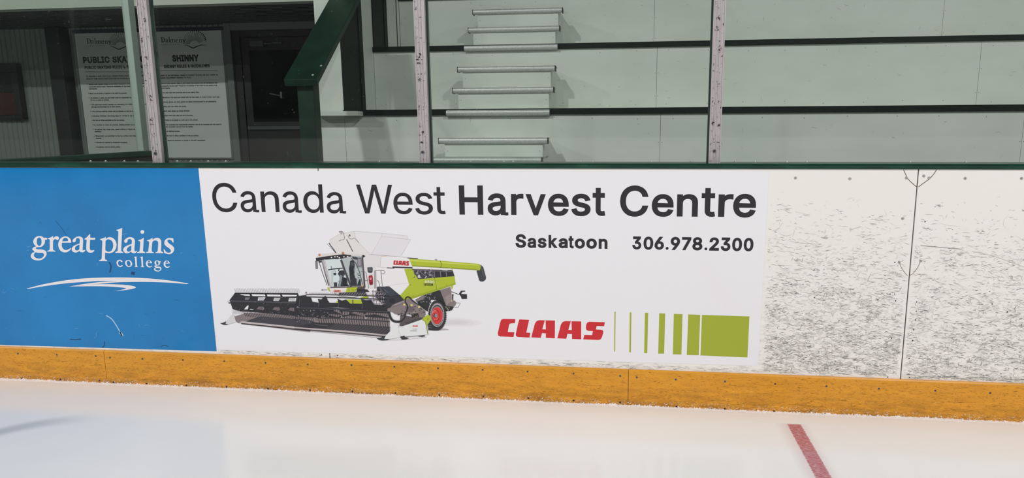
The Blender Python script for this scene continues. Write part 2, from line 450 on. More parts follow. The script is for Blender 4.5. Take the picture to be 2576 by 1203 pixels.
x|407|21,0 171,218 171,171 29,379 100,379 147,306 179,253 207,206 175,206 202,253 233,306 282,379 352,379 209,169 209,214 358,0 287,0 231,85 200,136 173,182 205,182 148,85 91,0
y|417|47,-139 61,-86 71,-87 104,-89 130,-74 151,-36 163,-1 17,379 84,379 165,155 187,87 206,21 184,21 202,87 224,155 305,379 371,379 204,-58 177,-107 139,-136 91,-145 65,-143
z|408|42,0 42,46 254,320 254,323 48,323 48,379 333,379 333,331 126,60 126,56 339,56 339,0
"""
# ---- sans lettering outlines (1/1000 em): char|advance|contours
GL = {}
for _l in GLYPHS.strip().split('\n'):
    _c, _a, _s = _l.split('|')
    GL[_c] = (int(_a), [[tuple(map(int, p.split(','))) for p in q.split()] for q in _s.split('/')])


def area(l):
    return sum(l[i - 1][0] * l[i][1] - l[i][0] * l[i - 1][1] for i in range(len(l))) / 2


def fat(l, d):
    """shift every edge outward by d (outer loops wind one way, counters the other)"""
    if not d:
        return [tuple(map(float, p)) for p in l]
    out = []
    k = len(l)
    for i in range(k):
        a, b, c = l[i - 1], l[i], l[(i + 1) % k]
        n1 = Vector((b[1] - a[1], a[0] - b[0])).normalized()
        n2 = Vector((c[1] - b[1], b[0] - c[0])).normalized()
        s = n1 + n2
        q = max(0.35, s.length_squared / 2)
        s = s / q
        out.append((b[0] + s.x * d, b[1] + s.y * d))
    return out


GC = {}


def glyph(ch, d=0):
    """-> (points, triangles) in em/1000"""
    if (ch, d) not in GC:
        cs = GL[ch][1]
        if area(max(cs, key=lambda l: abs(area(l)))) < 0:
            cs = [l[::-1] for l in cs]
        GC[ch, d] = triangulate([fat(l, d) for l in cs], True)
    return GC[ch, d]


def put_px(mb, g, u0, u1, v0, v1, y, mi=0):
    """stretch a glyph so that its ink fills the px box"""
    pts, tris = g
    us = {i for t in tris for i in t}
    a, b = min(pts[i][0] for i in us), max(pts[i][0] for i in us)
    c, e = min(pts[i][1] for i in us), max(pts[i][1] for i in us)
    um, vm = (u0 + u1) / 2, (v0 + v1) / 2
    x0, x1, z0, z1 = at(u0, vm, y).x, at(u1, vm, y).x, at(um, v1, y).z, at(um, v0, y).z
    lay(mb, [(x0 + (p[0] - a) / (b - a) * (x1 - x0), z0 + (p[1] - c) / (e - c) * (z1 - z0)) for p in pts], tris, y, mi)


def text_px(mb, txt, u0, u1, v0, v1, y, mi=0, d=0, track=0, slope=0.0):
    """a line of text whose ink fills the px box; slope = px drop per px"""
    x = 0
    run = []
    for ch in txt:
        if ch == ' ':
            x += 270 + track
            continue
        run.append((x, glyph(ch, d)))
        x += GL[ch][0] + track
    P = [(p[0] + o, p[1]) for o, g in run for p in g[0]]
    a, b = min(p[0] for p in P), max(p[0] for p in P)
    c, e = min(p[1] for p in P), max(p[1] for p in P)
    X0, X1 = at(u0, v1, y).x, at(u1, v1, y).x
    um = (u0 + u1) / 2
    Z0, Z1 = at(um, v1, y).z, at(um, v0, y).z
    for o, (pts, tris) in run:
        q = []
        for p in pts:
            t = (p[0] + o - a) / (b - a)
            q.append((X0 + t * (X1 - X0), Z0 + (p[1] - c) / (e - c) * (Z1 - Z0) - slope * (t - 0.5) * (X1 - X0)))
        lay(mb, q, tris, y, mi)


XLIM = [-99, 99, -99]


def slivers(mb, rnd, n, pick, lmin, lmax, wmin, wmax, y, mats, tilt=0.5, curve=0.35):
    """short bent scuff strokes; pick() -> (x, z) or None"""
    for _ in range(n):
        q = pick()
        if q is None:
            continue
        x, z = q
        L = lmin + (lmax - lmin) * rnd.random() ** 2
        a = rnd.gauss(0, tilt)
        c = rnd.gauss(0, curve)
        wd = rnd.uniform(wmin, wmax)
        pts = []
        for i in range(5):
            t = i / 4 - 0.5
            ang = a + c * t * 2
            pts.append((x + L * t * math.cos(ang), z + L * t * math.sin(ang)))
        if min(p[0] for p in pts) < XLIM[0] or max(p[0] for p in pts) > XLIM[1] or min(p[1] for p in pts) < XLIM[2]:
            continue
        prof = (0.15, 0.8, 1, 0.7, 0.1)
        k = len(mb.v)
        yy = y - rnd.random() * 0.00012
        for (px, pz), pr in zip(pts, prof):
            h = wd * pr / 2
            mb.v.append(Vector((px - math.sin(a) * -h, yy, pz + math.cos(a) * h)))
            mb.v.append(Vector((px + math.sin(a) * -h, yy, pz - math.cos(a) * h)))
        mi = rnd.choice(mats)
        for i in range(4):
            mb.f.append((k + 2 * i, k + 2 * i + 1, k + 2 * i + 3, k + 2 * i + 2))
            mb.mi.append(mi)

# ------------------------------------------------------------------ materials
rnd = random.Random(7)

ICE = mat('ice', 'F0F0F0', 0.20, 0.35)
n1 = noise(ICE, 1.1, (1, 1, 1), 3)
n2 = noise(ICE, 14, (1, 5, 1), 5)
col = ramp(ICE, n1, [(0.3, 'F6F6F7'), (0.7, 'FAF9F7')])
geo = nd(ICE, 'ShaderNodeNewGeometry')
sx = nd(ICE, 'ShaderNodeSeparateXYZ')
lk(ICE, geo.outputs['Position'], sx.inputs[0])
X, Y = sx.outputs[0], sx.outputs[1]
# red goal line painted under the ice, soft on its left side, scraped across
dx = math_(ICE, 'SUBTRACT', X, 1.997)
wob = noise(ICE, 60, (0.6, 4, 1), 3)
dxw = math_(ICE, 'MULTIPLY_ADD', math_(ICE, 'SUBTRACT', wob, 0.5), 0.02, dx)


def band(x, half, soft):
    mr = nd(ICE, 'ShaderNodeMapRange', interpolation_type='SMOOTHSTEP')
    mr.inputs['From Min'].default_value = half + soft
    mr.inputs['From Max'].default_value = half - soft * 0.3
    lk(ICE, math_(ICE, 'ABSOLUTE', x), mr.inputs['Value'])
    return mr.outputs[0]


core = band(dxw, 0.0255, 0.004)
halo = math_(ICE, 'MULTIPLY', band(math_(ICE, 'ADD', dx, 0.008), 0.03, 0.045), 0.22)
yend = nd(ICE, 'ShaderNodeMapRange')
yend.inputs['From Min'].default_value = -0.118
yend.inputs['From Max'].default_value = -0.130
lk(ICE, Y, yend.inputs['Value'])
scr = ramp(ICE, noise(ICE, 45, (1.2, 6, 1), 5, 0.7), [(0.36, 0.55), (0.56, 1.0)])
ln = math_(ICE, 'MULTIPLY', math_(ICE, 'MAXIMUM', math_(ICE, 'MULTIPLY', core, scr), halo), yend.outputs[0])
# soft cast shadow painted as a grey curve into the ice colour, left
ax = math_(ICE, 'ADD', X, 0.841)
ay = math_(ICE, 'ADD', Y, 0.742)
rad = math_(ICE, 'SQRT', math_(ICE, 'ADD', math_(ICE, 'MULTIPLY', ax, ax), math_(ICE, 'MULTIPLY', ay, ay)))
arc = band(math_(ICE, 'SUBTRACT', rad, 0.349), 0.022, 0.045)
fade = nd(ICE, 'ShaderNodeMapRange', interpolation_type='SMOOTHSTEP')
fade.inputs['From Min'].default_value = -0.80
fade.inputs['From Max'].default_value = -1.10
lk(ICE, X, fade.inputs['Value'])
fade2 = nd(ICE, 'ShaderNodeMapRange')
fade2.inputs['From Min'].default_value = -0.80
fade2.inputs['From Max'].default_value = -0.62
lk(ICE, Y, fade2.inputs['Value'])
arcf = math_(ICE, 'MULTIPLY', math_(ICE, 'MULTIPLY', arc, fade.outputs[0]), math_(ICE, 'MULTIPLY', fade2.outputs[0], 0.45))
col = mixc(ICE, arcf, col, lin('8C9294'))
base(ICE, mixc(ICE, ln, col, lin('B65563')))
lk(ICE, math_(ICE, 'MULTIPLY_ADD', noise(ICE, 9, (1, 4, 1), 4), 0.20, 0.03), ICE.node_tree.nodes['Principled BSDF'].inputs['Roughness'])
bump(ICE, n2, 0.07, 0.003)

PLASTIC = mat('white_board_plastic', 'F2EFEA', 0.32, 0.5)
geo = nd(PLASTIC, 'ShaderNodeNewGeometry')
sx = nd(PLASTIC, 'ShaderNodeSeparateXYZ')
lk(PLASTIC, geo.outputs['Position'], sx.inputs[0])
zr = nd(PLASTIC, 'ShaderNodeMapRange')
zr.inputs['From Min'].default_value = 0.85
zr.inputs['From Max'].default_value = 0.2
lk(PLASTIC, sx.outputs[2], zr.inputs['Value'])
sm = ramp(PLASTIC, noise(PLASTIC, 34, (0.5, 1, 1.5), 7, 0.72), [(0.5, 0.0), (0.72, 1.0)])
base(PLASTIC, mixc(PLASTIC, math_(PLASTIC, 'MULTIPLY', math_(PLASTIC, 'MULTIPLY', sm, zr.outputs[0]), 0.62), lin('EFECE8'), lin('7E7E7C')))
bump(PLASTIC, noise(PLASTIC, 30, (0.3, 1, 2), 3), 0.05, 0.002)

YELLOW = mat('yellow_kick_plastic', 'DE9A26', 0.35, 0.5)
d1 = ramp(YELLOW, noise(YELLOW, 22, (0.4, 1, 2.2), 8, 0.7), [(0.36, 0.0), (0.66, 1.0)])
geo = nd(YELLOW, 'ShaderNodeNewGeometry')
sx = nd(YELLOW, 'ShaderNodeSeparateXYZ')
lk(YELLOW, geo.outputs['Position'], sx.inputs[0])
zr = nd(YELLOW, 'ShaderNodeMapRange')
zr.inputs['From Min'].default_value = 0.09
zr.inputs['From Max'].default_value = 0.0
lk(YELLOW, sx.outputs[2], zr.inputs['Value'])
f = math_(YELLOW, 'MULTIPLY', d1, math_(YELLOW, 'MULTIPLY_ADD', zr.outputs[0], 0.7, 0.3))
base(YELLOW, mixc(YELLOW, math_(YELLOW, 'MULTIPLY', f, 0.8), lin('E39C24'), lin('7A5018')))

SEAM = mat('board_gap', '6A5644', 0.9)
SCUFF_W = mat('white_scratch', 'F7F5F2', 0.5)
SCUFF_D = mat('black_scuff', '6A6863', 0.7)
SCUFF_M = mat('grey_scuff', '9C9A94', 0.7)
SCUFF_L = mat('pale_scuff', 'C6C3BC', 0.7)
Y_DARK = mat('brown_scuff', '8A5C18', 0.7)
Y_MID = mat('ochre_scuff', 'B47C20', 0.7)
Y_PALE = mat('pale_yellow_scratch', 'F6C468', 0.5)
SCREW = mat('zinc_screw', '6A6E78', 0.4, 0.5, 0.8)
SCREW_D = mat('black_screw', '26252A', 0.5)
RING = mat('screw_countersink', 'C9C4BA', 0.6)
GREEN = mat('dark_green_cap', '143C2E', 0.28, 0.5)
gn = ramp(GREEN, noise(GREEN, 18, (0.3, 2, 2), 6, 0.7), [(0.45, '0F3327'), (0.62, '174636'), (0.78, '2C6350')])
base(GREEN, gn)
GPAINT = mat('dark_green_paint', '12352A', 0.45, 0.4)
base(GPAINT, ramp(GPAINT, noise(GPAINT, 9, (1, 1, 1), 6, 0.65), [(0.4, '0B2A1E'), (0.66, '0F3627'), (0.88, '20483A')]))
GTRIM = mat('bleacher_green_trim', '0A2019', 0.55, 0.25)
base(GTRIM, ramp(GTRIM, noise(GTRIM, 12, (0.6, 1, 1.6), 7, 0.7), [(0.45, '06140F'), (0.64, '0A1F18'), (0.85, '1C332C')]))
PAINT = mat('grey_green_paint', 'BDC6BC', 0.5, 0.35)
pn = noise(PAINT, 2.2, (0.6, 1, 1.4), 6, 0.6)
base(PAINT, ramp(PAINT, pn, [(0.3, 'D2DAD0'), (0.7, 'E0E6DE')]))
PLY_EDGE = mat('sheet_joint', '59615A', 0.8)
NAIL = mat('nail_head', '4A4F4A', 0.7)
CREAM = mat('pale_green_beam_paint', 'CFD8CA', 0.6)
GALV = mat('galvanised_steel', 'B9BDBB', 0.42, 0.5, 0.3)
gv = noise(GALV, 90, (1, 1, 1), 4, 0.7)
base(GALV, ramp(GALV, gv, [(0.3, 'B4B9B6'), (0.55, 'CACFCB'), (0.8, 'DEE2DF')]))
GALV_D = mat('step_end_cap', '2C302E', 0.6)
ALU = mat('brushed_aluminium', 'D6CFD0', 0.42, 0.5, 0.3)
base(ALU, ramp(ALU, noise(ALU, 20, (6, 1, 0.4), 5, 0.7), [(0.3, 'ADA6A9'), (0.7, 'C6BFC1')]))
RUB = mat('black_rubber_mark', '2A2628', 0.8)
GASKET = mat('green_glass_gasket', '1E3A32', 0.4)
CONC = mat('concrete', '5A5C5A', 0.8)
CORR = mat('corrugated_wall_metal', '868B87', 0.5)
SOFFIT = mat('ribbed_soffit_metal', '353837', 0.5)
CHAR = mat('charcoal_paint', '17191A', 0.5)
BLACK = mat('black_door_paint', '0B0D0E', 0.4)
GREYF = mat('grey_frame_paint', '6C7270', 0.5)
DKGLASS = mat('dark_window', '0A0C0D', 0.1)
STEEL = mat('brushed_steel', '5C6062', 0.35, 0.5, 0.7)
REDP = mat('red_panel', '40100D', 0.4)
SIGNW = mat('rules_sign_white', 'D0D4D2', 0.4)
INK = mat('black_sign_ink', '1C2022', 0.6)
NAVY = mat('navy_strip', '1A2438', 0.5)
SNOW = mat('ice_shavings', 'F4EFEE', 0.7)

GLASS = bpy.data.materials.new('rink_glass')
GLASS.use_nodes = True
nt = GLASS.node_tree
nt.nodes.clear()
out = nt.nodes.new('ShaderNodeOutputMaterial')
tr = nt.nodes.new('ShaderNodeBsdfTransparent')
tr.inputs['Color'].default_value = (0.955, 0.985, 0.97, 1)
gl = nt.nodes.new('ShaderNodeBsdfGlossy')
gl.inputs['Roughness'].default_value = 0.03
df = nt.nodes.new('ShaderNodeBsdfDiffuse')
df.inputs['Color'].default_value = (0.8, 0.85, 0.82, 1)
fr = nt.nodes.new('ShaderNodeFresnel')
gb = nt.nodes.new('ShaderNodeNewGeometry')          # same reflectance on both faces of the pane
lk(GLASS, math_(GLASS, 'MULTIPLY_ADD', gb.outputs['Backfacing'], 1 / 1.48 - 1.48, 1.48), fr.inputs['IOR'])
m1 = nt.nodes.new('ShaderNodeMixShader')
m2 = nt.nodes.new('ShaderNodeMixShader')
nt.links.new(fr.outputs[0], m1.inputs[0])
nt.links.new(tr.outputs[0], m1.inputs[1])
nt.links.new(gl.outputs[0], m1.inputs[2])
dust = ramp(GLASS, noise(GLASS, 420, (1, 1, 1), 2, 0.5), [(0.71, 0.004), (0.79, 0.25)])
veil = ramp(GLASS, noise(GLASS, 3.5, (1, 1, 2), 5, 0.6), [(0.35, 0.35), (0.75, 1.0)])
nt.links.new(math_(GLASS, 'MULTIPLY', dust, veil), m2.inputs[0])
nt.links.new(m1.outputs[0], m2.inputs[1])
nt.links.new(df.outputs[0], m2.inputs[2])
nt.links.new(m2.outputs[0], out.inputs[0])

GSPECK = mat('glass_scratch', '8C9692', 0.8)

# ------------------------------------------------------------------ the setting
b = MB()
b.box(-30, 30, -27, 0.0, -0.06, 0)
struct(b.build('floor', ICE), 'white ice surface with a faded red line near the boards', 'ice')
b = MB()
b.box(-12, 12, 0.101, 9, -0.06, 0.45)
struct(b.build('floor', CONC), 'grey concrete floor behind the boards', 'floor')
b = MB()
b.box(-30, 30, -27.3, -27.0, 0, 7)
struct(b.build('wall_front', mat('far_wall_paint', '1C1E20', 0.9)), 'dark far wall across the rink', 'wall')
b = MB()
b.box(-30, 30, -26.1, -26.0, 0, 1.13)
struct(b.build('trim_2', mat('far_board_white', 'FAFAF8', 0.5)), 'white boards on the far side of the rink', 'boards')

b = MB()
b.box(-30, 30, -26.98, -26.5, 0, 2.05)
struct(b.build('trim_3', mat('far_low_wall', '6A6E6C', 0.8)), 'grey low wall behind the far boards', 'wall')

# corridor under the stand on the left
b = MB()
N = 150
for i in range(N):                                            # corrugated back wall
    x = -12 + i * 0.074
    if x > -1.06:
        break
    for (a, c, e, g) in ((0, .03, 0, 0), (.03, .038, 0, -.012), (.038, .066, -.012, -.012), (.066, .074, -.012, 0)):
        b.face([(x + a, 5.4 + e, .45), (x + c, 5.4 + g, .45), (x + c, 5.4 + g, 2.62), (x + a, 5.4 + e, 2.62)])
b.box(-12, -1.05, 5.405, 5.5, 0.45, 2.62)
struct(b.build('wall_back', CORR), 'pale corrugated metal wall at the back of the corridor', 'wall')
b = MB()
for i in range(18):                                           # ribbed soffit
    y = 4.02 + i * 0.076
    for (a, c, e, g) in ((0, .04, 0, 0), (.04, .048, 0, .02), (.048, .068, .02, .02), (.068, .076, .02, 0)):
        b.face([(-12, y + a, 2.57 + e), (-1.05, y + a, 2.57 + e), (-1.05, y + c, 2.57 + g), (-12, y + c, 2.57 + g)])
b.box(-12, -1.05, 4.02, 5.39, 2.61, 2.67)
struct(b.build('ceiling', SOFFIT), 'dark ribbed metal ceiling over the corridor', 'ceiling')
b = MB()
q = at(500, 10.5, 3.9)
b.box(-12, -1.05, 3.90, 4.019, q.z, 3.7)
struct(b.build('trim_1', CREAM), 'pale green beam along the front of the corridor ceiling', 'beam')
b = MB()
b.box(-1.045, -0.90, 3.46, 5.5, .45, 2.62)
struct(b.build('wall_right', CORR), 'grey side wall of the corridor under the stand', 'wall')
b = MB()
b.box(-12.2, -12, 0.101, 5.5, .45, 3.2)
struct(b.build('wall_left', CORR), 'grey wall at the far left end of the corridor', 'wall')
b = MB()
b.box(-0.55, 7.5, 0.30, 2.143, 0.45, 0.80)
struct(b.build('floor', CONC), 'raised concrete walkway in front of the stand', 'walkway')

# door in the corridor
dy = 5.33
d = thing('door_1', 'black steel door in a grey frame behind the glass', 'door', (-3.2, dy, .45))
d['kind'] = 'structure'
xl, xr = at(592, 200, dy).x, at(592, 200, dy).x + 1.12
zt = at(600, 77, dy).z
b = MB()
b.box(xl - .09, xl, dy - .03, 5.385, .45, zt + .09)
b.box(xr, xr + .09, dy - .03, 5.385, .45, zt + .09)
b.box(xl, xr, dy - .03, 5.385, zt, zt + .09)
b.build('door_frame', GREYF, d, 0.004)
b = MB()
b.box(xl, xl + .1, dy, 5.385, .45, zt)
b.box(xr - .1, xr, dy, 5.385, .45, zt)
b.box(xl + .1, xr - .1, dy, 5.385, zt - .08, zt)
b.build('inner_frame', CHAR, d, 0.004)
lx0, lx1, lz = xl + .105, xr - .105, zt - .085
lf = MB()
lf.box(lx0, lx1, dy + .015, 5.385, 0.46, lz)
lf = lf.build('door_leaf', BLACK, d, 0.004)
b = MB()
b.box(lx0 + .1, lx1 - .1, dy + .008, dy + .0149, 1.35, lz - .16)
b.build('window', DKGLASS, d)
p0 = at(650, 111, dy)
b = MB()
b.box(p0.x - .09, p0.x + .09, dy - .05, dy + .0149, p0.z - .035, p0.z + .035)
b.rod((p0.x + .09, dy - .03, p0.z), (p0.x + .2, dy - .03, p0.z), .012)
b.box(p0.x + .2, p0.x + .33, dy - .035, dy - .025, p0.z - .006, p0.z + .02)
b.build('door_closer', STEEL, d, 0.004)
p0 = at(697, 238, dy)
b = MB()
b.rod((p0.x - .07, dy - .05, p0.z + .01), (p0.x + .08, dy - .05, p0.z - .02), .010)
b.box(p0.x + .07, p0.x + .10, dy - .06, dy + .0149, p0.z - .05, p0.z + .03)
b.build('handle', STEEL, d, 0.003)
p0 = at(690, 322, dy)
b = MB()
b.box(lx0 + .02, lx1 - .02, dy - .02, dy + .0149, p0.z - .022, p0.z + .022)
b.build('push_rail', STEEL, d, 0.004)

# ------------------------------------------------------------------ things in the corridor
b = MB()
q0, q1 = at(138, 180, 5.3), at(172, 180, 5.3)
b.box(q0.x, q1.x, 5.22, 5.385, .45, 2.56)
tag(b.build('steel_column', CHAR, None, 0.006), 'charcoal column between red cabinet and rules signs', 'column')

q0, q1 = at(-60, 160, 5.3), at(38, 160, 5.3)
q2 = at(20, 300, 5.2)
t = thing('wall_cabinet', 'black framed wall cabinet with a red panel, far left', 'cabinet', ((q0.x + q1.x) / 2, 5.3, q2.z))
b = MB()
for (a, c, e, g) in ((q0.x, q1.x, q0.z - .12, q0.z), (q0.x, q1.x, q2.z, q2.z + .05), (q0.x, q0.x + .07, q2.z + .05, q0.z - .12), (q1.x - .09, q1.x, q2.z + .05, q0.z - .12)):
    b.box(a, c, 5.3, 5.385, e, g)
b.build('frame', CHAR, t, 0.005)
b = MB()
b.box(q0.x + .07, q1.x - .09, 5.34, 5.385, q2.z + .05, q0.z - .12)
b.build('back_panel', BLACK, t)
b = MB()
zz = at(20, 232, 5.2).z
b.box(q0.x + .07, at(24, 260, 5.2).x, 5.32, 5.339, q2.z + .06, zz)
b.build('red_panel', REDP, t, 0.004)

SY = 5.35


def rules_sign(label, corners, name='rules_sign'):
    P = [at(u, v, SY) for u, v in corners]
    x0, x1 = (P[0].x + P[3].x) / 2, (P[1].x + P[2].x) / 2
    z1, z0 = (P[0].z + P[1].z) / 2, (P[2].z + P[3].z) / 2
    t = thing(name, label, 'sign', ((x0 + x1) / 2, SY, z0), 'arena rules signs')
    b = MB()
    b.box(x0, x1, SY, SY + .012, z0, z1)
    b.build('board', SIGNW, t)
    b = MB()
    b.box(x0 - .03, x1 + .03, SY - .004, SY + .034, z1 + .005, z1 + .045)
    b.build('header_strip', NAVY, t)
    b = MB()
    for a, c in ((x0 - .035, x0 - .004), (x1 + .004, x1 + .035)):
        b.box(a, c, SY - .004, SY + .034, z0, z1)
    b.box(x0 - .035, x1 + .035, SY + .0125, SY + .034, z0 - .02, z1)
    b.build('frame', GREYF, t)
    return t


A7 = lambda x, y: (180 + x / 6.133, 60 + y / 6.133)
A8 = lambda x, y: (180 + x / 6.014, 220 + y / 6.014)


def sign_text(t, lines):
    b = MB()
    y = SY - .0012
    for (F, txt, x0, x1, y0, y1, d) in lines:
        (u0, v0), (u1, v1) = F(x0, y0), F(x1, y1)
        has_low = any(c in 'gjpqy,()' for c in txt)
        if not txt.isupper():
            v0 += 0.3
        text_px(b, txt, u0, u1, v0, v1 + (0.6 if has_low else 0), y, 0, d, 8)
    return b


def town_logo(b, F, dxp=0.0, dyp=0.0):
    y = SY - .0012
    put = lambda l: [F(p[0] + dxp, p[1] + dyp) for p in l]
    # serif word
    words = [('D', 1380, 1442, 205, 284), ('a', 1447, 1490, 232, 286), ('l', 1492, 1516, 196, 284), ('m', 1518, 1598, 236, 286),
             ('e', 1602, 1648, 236, 288), ('n', 1652, 1706, 238, 288), ('y', 1708, 1762, 240, 304)]
    for ch, x0, x1, y0, y1 in words:
        (u0, v0), (u1, v1) = F(x0 + dxp, y0 + dyp), F(x1 + dxp, y1 + dyp)
        put_px(b, serif(ch), u0, u1, v0, v1, y)
    (u0, v0), (u1, v1) = F(1385 + dxp, 312 + dyp), F(1665 + dxp, 326 + dyp)
    text_px(b, 'SASKATCHEWAN', u0, u1, v0, v1, y, 0, 8, 120)
    for k in range(19):
        a = math.radians(172 - k * 8.2)
        r0, r1 = 75, 118 + 95 * math.sin(math.radians(k / 18 * 120 + 30)) + k * 1.5
        cx, cy = 1895, 318
        p0 = (cx + r0 * math.cos(a) * .95, cy - r0 * math.sin(a) * .8)
        p1 = (cx + r1 * math.cos(a) * .98, cy - r1 * math.sin(a) * .92)
        fill(b, [on(put(stroke_pts([p0, p1], 5.5)), y)], y)
        rr = 4 + 9 * max(0, (k - 5) / 13)
        fill(b, [on(put([(p1[0] + rr * math.cos(j), p1[1] + rr * math.sin(j)) for j in [i * .628 for i in range(10)]]), y)], y)
    top = [(1740, 322), (1800, 332), (1860, 362), (1885, 362), (1930, 342), (2000, 320), (2090, 324)]
    bot = [(2090, 328), (2005, 331), (1935, 356), (1890, 380), (1855, 376), (1795, 343), (1740, 327)]
    fill(b, [on(put(top + bot), y)], y)


def bul(F, x, y):
    return (F, x, y)

# serif outlines traced from the blue sign (photo points in zoomed frames)
SA = dict(
    r=['610,358 690,330 768,288! 770,352! 830,305 890,298 938,328 940,375 903,410 865,395 830,380 790,400 762,450! 762,640 772,710 840,740! 838,760! 585,758! 585,738! 645,715 662,670 662,430 650,390 612,375'],
    t=['1720,370 1790,320 1860,240 1888,232! 1888,342! 2035,342! 2035,402! 1885,402! 1875,640 1888,700 1930,725 2003,712! 2010,740 1950,785 1880,793 1810,765 1772,690 1772,560 1780,402! 1722,392!'],
    e=['1310,490! 1035,492! 1025,560 1050,650 1110,705 1180,710 1245,685 1297,648! 1308,672 1270,720 1200,770 1120,785 1030,760 950,680 920,560 935,460 985,370 1050,320 1130,300 1210,315 1270,360 1305,420 1313,470', '1045,450! 1215,442! 1215,400 1190,355 1140,342 1090,355 1057,400'],
)
SA['g'] = ['250,597 185,625 135,670 150,712 205,765 130,805 92,880 110,950 180,1005 290,1027 400,1015 500,955 560,870 568,815 545,750 480,710 400,694 300,692 255,675 240,652 265,632 340,625 420,610 490,545 520,460 513,405! 580,402! 583,345! 480,342! 430,305 345,288 250,315 190,375 165,450 180,520 220,575',
           '345,332 390,360 412,410 415,480 400,550 345,590 295,555 272,500 275,430 290,365', '230,782 300,795 440,800 485,830 490,865 470,910 410,960 320,970 240,950 190,900 185,850 200,815']
SB = dict(
    p=['118,352 190,332 250,302! 248,352! 310,312 370,308 440,340 495,410 512,490 495,580 450,650 390,685 320,695 235,682! 232,820 245,850 285,862! 283,888! 90,885! 92,864! 140,845 152,800 160,600 168,420 152,385 120,370', '245,400! 240,620! 290,655 340,660 390,630 425,560 430,480 405,410 350,365 290,362'],
    l=['510,132 580,112 650,80! 640,300 625,600 630,645 672,668! 668,688! 478,685! 482,665! 528,645 540,600 555,200 545,162 515,150'],
    a=['698,410 705,375 760,330 830,305 900,318 945,360 958,410 948,540 945,620 960,650 1003,632! 1005,652 970,688 930,697 885,682 862,660! 800,690 740,695 695,665 672,610 695,560 760,515 878,470! 882,400 868,365 835,350 790,365 775,410 755,440 715,442', '872,510! 820,530 768,580 760,620 780,655 830,655 868,625!'],
    i=['1038,380 1110,357 1170,318! 1165,450 1155,620 1165,650 1205,672! 1203,692! 1010,690! 1012,668! 1058,655 1072,610 1085,440 1075,405 1040,395'],
    n=['1250,382 1320,362 1385,320! 1382,368! 1450,330 1520,325 1575,360 1595,420 1592,560 1592,640 1640,672! 1640,695! 1455,692! 1458,672! 1500,655 1512,600 1520,450 1500,402 1450,386 1400,400 1378,440! 1365,640 1412,672! 1410,692! 1225,690! 1228,668! 1275,655 1285,600 1300,450 1290,410 1255,396'],
    s=['1888,337! 1890,438! 1875,438! 1840,388 1790,364 1745,385 1752,425 1800,470 1870,520 1907,580 1895,650 1840,705 1770,718 1700,700 1665,690! 1650,600! 1670,600! 1710,660 1770,685 1820,665 1825,625 1790,580 1720,530 1675,480 1670,420 1700,365 1760,330 1830,328'],
    c=['660,882 657,910 632,905 602,880 570,890 548,930 555,980 590,1005 640,985! 660,990! 630,1020 590,1032 540,1010 512,950 525,890 570,858 620,857'],
    o=['803,856 860,880 890,940 870,1000 805,1032 745,1005 717,945 738,885', '803,876 770,895 757,940 770,990 805,1010 840,990 850,940 835,895'],
)
SX = dict(
    D=['0,0! 60,0 105,25 118,60 100,105 55,125 0,125! 0,115! 14,112! 14,12! 0,10!', '38,12! 38,113! 60,112 85,95 92,62 80,25 58,12'],
    y=['0,0! 52,0! 52,9! 40,12! 66,70! 88,14! 74,9! 74,0! 116,0! 116,9! 104,14! 62,118 44,146 20,150 8,138 20,126 38,130 52,108! 14,14! 0,9!'],
)


SC = {}


def serif(ch):
    if ch not in SC:
        if ch == 'm':
            n = smooth_loop(parse(SB['n'][0]), 3)
            SC[ch] = triangulate([[(p[0], -p[1]) for p in n], [(p[0] + 235, -p[1]) for p in n]], True)
        for D in (SX, SB, SA):
            if ch in D:
                SC[ch] = triangulate([[(p[0], -p[1]) for p in smooth_loop(parse(l), 3)] for l in D[ch]], False)
                break
    return SC[ch]


# ------------------------------------------------------------------ rules signs
t1 = rules_sign('rules sign headed SHINNY, right of the near glass post', ((386, 80), (558, 76), (580, 396), (410, 398)))
L = [(A7, 'SHINNY', 1555, 1970, 475, 582, 50), (A7, 'SHINNY RULES & GUIDELINES', 1428, 2133, 628, 678, 40),
     (A7, 'SHINNY IS AN INFORMAL GAME OF HOCKEY PLAYED ON ICE. THERE IS', 1340, 2255, 781, 804, 34),
     (A7, 'MINIMAL EQUIPMENT NEEDED TO PLAY.', 1342, 1852, 821, 845, 34)]
for F, s, x0, x1, yy in (
        (A7, 'Patrons must respect, listen to and follow instructions from all recreational and', 1380, 2248, 916),
        (A7, 'community service staff. Please be considerate of the rules for the safety of all', 1385, 2248, 955),
        (A7, 'participants.', 1390, 1525, 992),
        (A8, 'You must leave the ice at the end of your shinny time.', 1373, 1930, 77),
        (A8, 'Mandatory CSA approved helmet with full face mask for those of minor sport age.', 1380, 2243, 148),
        (A8, 'Hockey gloves and neck guards are highly recommended for all participants.', 1387, 2195, 217),
        (A8, 'Bring your own sticks and pucks.', 1395, 1737, 287),
        (A8, 'Must wear skates (no shoes allowed).', 1400, 1790, 355),
        (A8, 'Game nets (new nets) are not to be used.', 1410, 1835, 424),
        (A8, 'Shinny to be played on north end of ice surface.', 1418, 1912, 493),
        (A8, 'Foul language and inappropriate behaviour will not be tolerated and will result in', 1427, 2268, 562),
        (A8, 'the immediate removal from the facility.', 1430, 1842, 596),
        (A8, 'No fighting allowed.', 1437, 1640, 663),
        (A8, 'No food or drinks permitted on the ice surface.', 1445, 1928, 731),
        (A8, 'Report all accidents or injuries to the staff immediately.', 1453, 2028, 801)):
    L.append((F, s, x0, x1, yy - 13, yy + 11, 34))
b = sign_text(t1, L)
y = SY - .0012
fill(b, [on([A7(1335, 719), A7(2250, 719), A7(2250, 725), A7(1335, 725)], y)], y)
